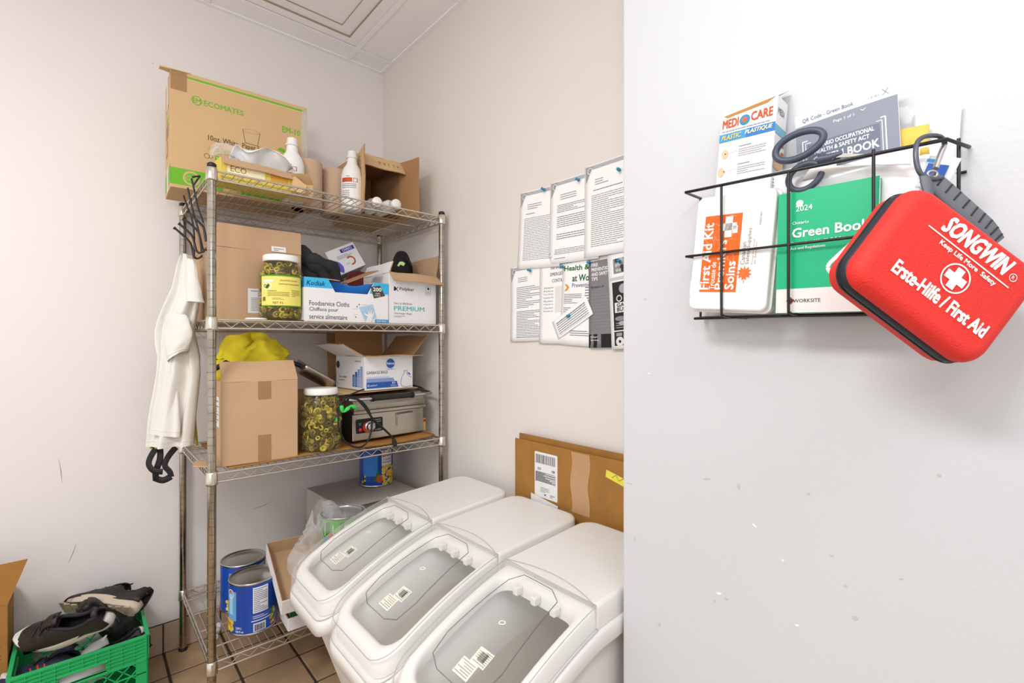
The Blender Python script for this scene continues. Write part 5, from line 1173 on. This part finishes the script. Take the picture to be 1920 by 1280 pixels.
p.poly(ml, '#dc6c34', 2); p.line([(.027, -.046), (.027, -.052)], .001, '#dc6c34', 2)
p.txt('PRINTED', .046, .04, .02, .0025, '#666666', 2, 0, rot=rt_); p.emit(g, {'#eeebe6': 'label', OR: 'label'}, 'label_print')
# green book
g = thing('booklet', 'green safety booklet with white lower band in middle of basket', 'book', (XF+.0035+.022, -2.165, 1.386), wallrot(1.2, 1))
b = MB(); b.box((-.062, -.092, 0), (.060, .086, .012)); b.build('pages', 'paper2', g)
b = MB(); b.box((-.064, -.094, .0122), (.061, .088, .0131)); b.box((-.064, -.094, -.0008), (.061, .088, -.0002)); b.box((-.0648, -.094, -.0008), (-.064, .088, .0131)); b.build('cover', 'greenbk', g)
p = Print(o=(0, 0, .0132), U=(1, 0, 0), V=(0, 1, 0))
p.rect(-.064, -.094, .125, .036, '#e6e2e0', 1); p.poly([(-.05, -.076), (-.044, -.070), (-.038, -.076), (-.044, -.082)], '#a8503c', 2); p.poly([(-.048, -.076), (-.044, -.072), (-.040, -.076), (-.044, -.080)], '#404048', 3); p.txt('WORKSITE', -.040, -.079, .036, .0055, '#3c404c', 2, .03)
p.txt('2024', -.040, .057, .022, .0085, '#eefaf4', 2, .02); p.disc(-.035, .069, .005, '#d8f0e4', 2); p.txt('Ontario', -.044, .038, .022, .0045, '#eefaf4', 2, .02); p.txt('Green Book', -.044, .018, .096, .0145, '#f2fcf8', 2, .045)
p.txt('Occupational Health & Safety', -.046, .007, .072, .0055, '#eefaf4', 2, .03); p.txt('Act and Regulations', -.046, -.001, .046, .0055, '#eefaf4', 2, .03)
sq_ = []; cxx, cyy, ra = .055, -.030, .057
corners = [(cxx-ra, cyy), (cxx, cyy-ra), (cxx+ra, cyy), (cxx, cyy+ra)]
p.line([(.045, .015), (.006, -.024), (.0035, -.030), (.006, -.036), (.028, -.0575)], .0052, '#f2f6f4', 2); p.emit(g, {'#e6e2e0': 'cover_band'}, 'lettering')
# bandage carton
g = thing('bandage_carton', 'white bandage carton with blue band standing behind the first aid box', 'box', (PX-.036, -2.040, 1.522), wallrot(3.5, 3)); 
b = MB(); bw, bh = .090, .245
b.box((-bw/2, -.145, -.022), (bw/2, bh/2-.0, .022)); b.build('body', 'cardw', g, bevel=.0008, seg=1)
p = Print(o=(0, 0, .0222), U=(1, 0, 0), V=(0, 1, 0)); H_ = bh/2
p.poly([(-.04, H_-.012), (.043, H_-.002), (.03, H_-.009), (-.034, H_-.016)], '#b4803c', 1)
p.txt('MEDI', -.041, H_-.034, .027, .015, '#c8501c', 2, .045); p.txt('CARE', .006, H_-.032, .034, .015, '#c8501c', 2, .045); p.disc(-.004, H_-.027, .0085, '#2c88b8', 2); p.poly([(-.004+r_*math.cos(a), H_-.027+r_*math.sin(a)) for i in range(16) for a, r_ in ((2*PI*i/16, .0058 if i % 2 else .0032),)], '#d8642c', 3)
p.para(-.041, H_-.041, .078, .004, 1, '#8c8c94', 2); p.rect(-bw/2, H_-.057, bw, .014, '#3c98cc', 1); p.rect(.0, H_-.057, .045, .014, '#3478c0', 2); p.txt('PLASTIC', -.041, H_-.054, .032, .008, '#f0c858', 3, .045, skew=.2); p.txt('PLASTIQUE', -.002, H_-.053, .042, .008, '#f4e8a8', 3, .045, skew=.2)
for y0 in (H_-.078, H_-.108):
    p.disc(-.033+(H_-.078-y0)*-.15, y0, .0055, '#e4bc98', 2, .008); p.disc(-.032, y0, .0012, '#6c4a38', 3); p.line([(-.030, y0), (-.012, y0+.001)], .0004, '#888888', 2)
    p.para(-.010, y0+.007, .02, .003, 1, '#70484c', 2); p.para(-.010, y0-.009, .044, .014, 4, '#9c9ca4', 2)
p.rect(-.02, -.0, .0001, .0001, '#9c9ca4', 2); p.emit(g, {}, 'printing')
p = Print(o=(bw/2+.0002, 0, .022), U=(0, 0, -1), V=(0, 1, 0)); p.rect(.0, H_-.06, .044, .014, '#78b4cc'); p.txt('MEDI', .006, H_-.028, .024, .010, '#5a6478', 2, .03); p.rect(.004, H_-.115, .036, .02, '#e4c0a0'); p.rect(.03, H_-.075, .01, .01, '#d0804c'); p.para(.006, H_-.150, .03, .02, 4, '#8c6c50'); p.rect(.03, H_-.095, .01, .012, '#c86c3c', 2)
p.emit(g, {}, 'printing')
b = MB(); b.grid(lambda u, v: (-bw/2+bw*u, H_+.022*v*(.35+.65*u), .02-.04*v-.005*math.sin(u*3)), 8, 5); b.build('open_flap', 'cardw', g, solid=.0008)
# screenshot page (its code is left out)
g = thing('printed_page', 'grey printed page with white headline standing at back of basket', 'paper', (PX-.028, -2.176, 1.56), wallrot(-2.5, 0))
b = MB(); b.grid(lambda u, v: (-.065+.130*u, -.12+.170*v, .004*math.sin(u*2.5)), 10, 6); b.build('sheet', 'paper2', g, solid=.0005)
p = Print(fn=lambda u, v, l: Vector((u, v, .004*math.sin((u+.065)/.13*2.5)+l+.0006)), step=.02)
GR = '#8a919e'; p.rect(-.0645, -.12, .129, .1505, GR, 1); p.rect(-.0645, .0305, .129, .019, '#d6dbe4', 1)
p.txt('QR Code - Green Book', -.054, .034, .068, .007, '#5c6470', 2, .01); p.txt('10:41', .032, .036, .012, .0035, '#a8b0bc', 2); p.line([(.048, .035), (.055, .044)], .0006, '#7c8490', 2); p.line([(.048, .044), (.055, .035)], .0006, '#7c8490', 2)
p.txt('Page 1 of 1', -.012, .018, .026, .0055, '#f2f4f8', 2, .02); p.line([(-.033, .016), (-.030, .019), (-.027, .016)], .0008, '#f2f4f8', 2); p.line([(.022, .026), (.025, .023), (.028, .026)], .0008, '#f2f4f8', 2)
p.line([(-.055, -.06), (-.055, .005), (.050, .005), (.050, -.06)], .0016, '#f2f4f8', 2); p.line([(-.051, -.06), (-.051, .001), (.046, .001), (.046, -.06)], .0010, '#f2f4f8', 2); p.rect(-.048, -.06, .091, .058, '#70788a', 2)
p.txt('ONTARIO OCCUPATIONAL', -.041, -.011, .078, .0065, '#f2f4f8', 3, .05); p.txt('HEALTH & SAFETY ACT', -.039, -.020, .070, .0065, '#f2f4f8', 3, .05); p.txt('GREEN BOOK', -.042, -.036, .084, .0125, '#f2f4f8', 3, .05)
p.emit(g, {GR: 'page_ground'}, 'lettering')
# envelopes, loose papers
def card(name, label, cat, y, z, w_, h_, x, m, deg=0, bend=.004, th=.002, tilt=0):
    g = thing(name, label, cat, (x, y, z), wallrot(deg, tilt)); b = MB()
    b.grid(lambda u, v: (-w_/2+w_*u, -h_/2+h_*v, bend*math.sin(u*PI)+.002*math.sin(v*5+u*3)), 10, 10); b.build('sheet', m, g, solid=th); return g
card('padded_envelope', 'yellow envelope sticking out behind the bandage carton', 'envelope', -2.058, 1.45, .170, .165, PX-.010, 'env', 2, th=.004)
g = card('padded_envelope', 'yellow envelope standing right of the grey printed page', 'envelope', -2.232, 1.462, .070, .168, PX-.016, 'env', 3, th=.006)
g = card('white_envelope', 'white envelope with raised flap behind the green booklet', 'envelope', -2.202, 1.405, .165, .20, PX-.055, 'paper', -1, th=.0012)
b = MB(); b.grid(lambda u, v: (-.07+.11*u+.02*v, .088+.014*v-.03*u*v, .008+.016*math.sin(v*2)), 10, 6); b.build('flap', 'paper', g, solid=.0008)
card('white_paper', 'tall white paper standing at the right end of basket', 'paper', -2.272, 1.455, .05, .22, PX-.006, 'paper2', 3, th=.0006)
card('white_paper', 'white sheet at left behind the white envelope', 'paper', -2.12, 1.42, .10, .20, PX-.048, 'paper2', 1, th=.0006)
g = thing('clear_pouch', 'crumpled clear plastic pouch above the right yellow envelope', 'pouch', (PX-.024, -2.236, 1.566), wallrot(8, 0))
b = MB(); b.grid(lambda u, v: Vector((-.016+.034*u, -.014+.03*v*(.6+.4*u), .006*math.sin(u*9+v*4))), 14, 10); b.build('film', 'film', g)
g = thing('wipe_packet', 'blue and white wipe packet tucked at right end of basket', 'packet', (XF+.02, -2.286, 1.462), wallrot(22, 0)); g.scale = (.72, .8, 1)
b = MB(); b.grid(lambda u, v: (-.022+.044*u, -.025+.05*v, .003*math.sin(u*PI)*math.sin(v*PI)), 8, 8); b.build('wrapper', 'paper', g, solid=.001)
p = Print(o=(0, 0, .0045), U=(1, 0, 0), V=(0, 1, 0)); p.rect(-.018, -.018, .030, .030, '#3c68c0'); p.rect(-.022, .014, .012, .005, '#3c98d0'); p.emit(g)
g = thing('vial', 'small white tube standing inside the carabiner loop area', 'tube', (XF+.028, -2.272, 1.45), (0, 0, 0))
b = MB(); b.lathe([(0, 0), (.006, 0), (.0065, .004), (.0065, .036), (.006, .04), (0, .04)], 20); b.build('body', 'paper2', g)
b = MB(); b.lathe([(0, .05), (.0045, .05), (.005, .04), (0, .04)], 16); b.build('cap', 'env', g)
# scissors
g = thing('scissors', 'scissors with grey blue handles resting across top rim of basket', 'scissors', (XF+.013, -2.145, 1.505), wallrot(0, 0))
def loop(cx, cy, a, bb, rot, r, z=0, n=36, nm='handle'):
    b = MB(); P = []
    for k in range(n):
        t = 2*PI*k/n; x, y = a*math.cos(t)*(1+.08*math.cos(t)), bb*math.sin(t); P.append((cx+x*math.cos(rot)-y*math.sin(rot), cy+x*math.sin(rot)+y*math.cos(rot), z))
    b.tube(P, r, 10, closed=True); return b
def sc(px, py): q = at(px, py, x=XF+.013)-g.location; return (-q.y, q.z)
c1 = sc(1494, 274); c2 = sc(1505, 331)
b = loop(c1[0], c1[1], .0325, .0185, .16, .0052); e1 = sc(1540, 305); e2 = sc(1583, 283); b.tube([(*sc(1535, 300), 0), (*sc(1555, 296), 0), (*sc(1580, 287), 0)], [.0075, .0062, .0038], 10); b.build('handle', 'scis', g)
b = loop(c2[0], c2[1], .0225, .0185, .35, .0046, -.004); b.tube([(*sc(1522, 315), -.004), (*sc(1545, 303), -.004), (*sc(1575, 296), -.004)], [.005, .005, .0035], 10); b.build('handle', 'scis', g)
for k, (pa, pb, w0, zz) in enumerate(((sc(1570, 292), sc(1645, 291), .0065, .0015), (sc(1560, 303), sc(1640, 288), .006, -.0025))):
    d = Vector((pb[0]-pa[0], pb[1]-pa[1])); nrm = Vector((-d.y, d.x)).normalized()*w0/2; b = MB()
    b.prism([(pa[0]-nrm.x, pa[1]-nrm.y), (pb[0], pb[1]), (pa[0]+nrm.x, pa[1]+nrm.y)], (0, 0, zz), (1, 0, 0), (0, 1, 0), .0016); b.build('blade', 'blade', g)
q = sc(1562, 296); b = MB(); b.lathe([(0, .004), (.0025, .004), (.003, .002), (.003, -.003), (0, -.003)], 14, o=(*q, 0)); b.build('pivot_screw', 'blade', g)
# red first aid case hanging from the carabiner
def cpt(px, py, Zc): f_ = Zc/FPX; return CAM+FW*Zc+RT*((px-960)*f_)+UP*((640-py)*f_)
cen = cpt(1781, 515, .533)
tw = 0
Nn = (-FW*math.cos(tw)-RT*math.sin(tw)).normalized(); th = math.radians(36.9)
Uc = RT*math.cos(th)-UP*math.sin(th); Uc = (Uc-Nn*Uc.dot(Nn)).normalized(); Vc = Nn.cross(Uc)
g = thing('first_aid_case', 'red zippered first aid case hanging from carabiner at right of basket', 'first aid kit', cen, axes(Uc, Vc))
CW, CH = .180, .134
def puff(w_, h_, r, z0, z1, steps, front):   # shell with a soft rounded edge
    rings = [];
    for ins, z_ in steps: rings.append([(x, y, z_) for x, y in rrect(w_-2*ins, h_-2*ins, max(.004, r-ins), 8)])
    return rings
b = MB(); rr_ = puff(CW, CH, .026, 0, 0, [(0, -.019), (-.0005, -.014), (.001, -.009), (.004, -.004), (.008, -.001), (.014, 0)], 1); loft(b, rr_, cap1=True); b.build('front_shell', 'red', g)
b = MB(); rr_ = puff(CW, CH, .026, 0, 0, [(.012, -.058), (.006, -.056), (.002, -.052), (0, -.047), (0, -.037)], 1); loft(b, rr_, cap0=True); b.build('back_shell', 'red', g)
b = MB(); rr_ = puff(CW, CH, .027, 0, 0, [(.002, -.0375), (-.0010, -.036), (-.0016, -.028), (-.0010, -.020), (.002, -.0185)], 1); loft(b, rr_); b.build('zipper_band', 'zipb', g)
b = MB(); P = rrect(CW+.0032, CH+.0032, .027, 8); b.tube([(x, y, -.032) for x, y in P], .0007, 5, closed=True); b.build('zipper_line', 'blackp', g)
for q in ((.088, -.022), (.070, .060)): b = MB(); b.tube([(q[0], q[1], -.030), (q[0]+.006, q[1]+.004, -.028), (q[0]+.010, q[1]-.002, -.027)], .0022, 8); b.build('zipper_pull', 'blackp', g)
p = Print(o=(0, 0, .0003), U=(1, 0, 0), V=(0, 1, 0)); WH = '#f6f2ec'
p.txt('SONGWIN', -.040, .0335, .086, .021, WH, 1, .07, skew=.25); p.ring(.0575, .039, .0046, .0008, WH, 1); p.txt('R', .056, .037, .003, .004, WH, 1); p.rect(-.052, .0285, .112, .0015, WH, 1, rot=-.02); p.txt('Keep Life More  Safety', -.031, .0185, .077, .0075, WH, 1, .05, rot=-.02)
p.ring(.007, 0, .0170, .0017, WH, 1); p.rect(-.0055, -.0047, .025, .0094, WH, 1); p.rect(.0023, -.0125, .0094, .025, WH, 1.2)
p.txt('Erste-Hilfe / First Aid', -.056, -.036, .126, .0165, WH, 1, .065)
p.emit(g, {}, 'lettering')
# ribbed grab strap (from carabiner, behind the case, to its upper right side)
b = MB(); S0 = cpt(1744, 338, .585); S1 = cpt(1862, 436, .585); inv = (axes(Uc, Vc).to_4x4()).inverted()
lc = lambda v: inv@(v-cen)
Pm = spl([cpt(1741, 333, .588), cpt(1775, 362, .586), cpt(1815, 398, .583), cpt(1848, 428, .583), cpt(1866, 456, .586)], 40)
n_ = 40; vs = []
def frame_at(i, P=Pm):
    t = (P[min(i+1, len(P)-1)]-P[max(i-1, 0)]).normalized(); s_ = t.cross(FW).normalized(); return t, s_
wd = lambda i: .009+.0035*min(1, i/6)
ringsS = []
for i, q in enumerate(Pm):
    t, s_ = frame_at(i); w_ = wd(i); ringsS.append([lc(q+s_*(w_*a)+FW*(c*.0035)) for a, c in ((-1, -.3), (-.8, -1), (.8, -1), (1, -.3), (1, .3), (.8, 1), (-.8, 1), (-1, .3))])
loft(b, ringsS, cap0=True, cap1=True); b.build('grab_strap', 'greyr', g)
b = MB()
for i in range(5, 39, 4):
    t, s_ = frame_at(i); w_ = wd(i); q = Pm[i]; b.tube([lc(q-s_*w_*.95*k_-FW*.0038+t*(.001*k_)) for k_ in (-.8, -.4, 0, .3)], .0010, 6)
b.build('strap_rib', 'blackp', g)
b = MB(); P = [cpt(1733, 330, .580), cpt(1738, 345, .578), cpt(1741, 362, .576), cpt(1740, 378, .575)]; ringsS = []
for i, q in enumerate(P): w_ = (.005, .0065, .005, .0045)[i]; ringsS.append([lc(q+RT*(w_*a)+FW*(c*.0015)) for a, c in ((-1, -1), (1, -1), (1, 1), (-1, 1))])
loft(b, ringsS, cap0=True, cap1=True); b.build('strap_end', 'greyr', g)
cb = thing('carabiner', 'grey metal carabiner clipped over top rim of the basket', 'carabiner', cpt(1745, 300, .588)); off = -cb.location
b = MB(); P = spl([cpt(px, py, Zc) for px, py, Zc in ((1765,333,.585),(1752,335,.583),(1738,333,.582),(1726,325,.582),(1719,308,.583),(1717,285,.585),(1720,267,.588),(1731,257,.590),(1748,254,.591),(1762,256,.593),(1770,264,.594),(1771,272,.594))], 60)
b.tube([q+off for q in P], .0028, 10); b.build('body', mat('carabiner_grey', (92, 97, 106), .35, .5), cb)
b = MB(); P = [cpt(1770, 274, .593), cpt(1762, 293, .590), cpt(1754, 316, .586)]; b.tube([q+off for q in P], .0032, 10); b.build('gate', 'tin', cb)
b = MB(); P = [cpt(1748+9*math.cos(2*PI*k/20), 326+6*math.sin(2*PI*k/20), .582) for k in range(20)]; b.tube([q+off for q in P], .0014, 8, closed=True); b.build('ring', 'tin', cb)
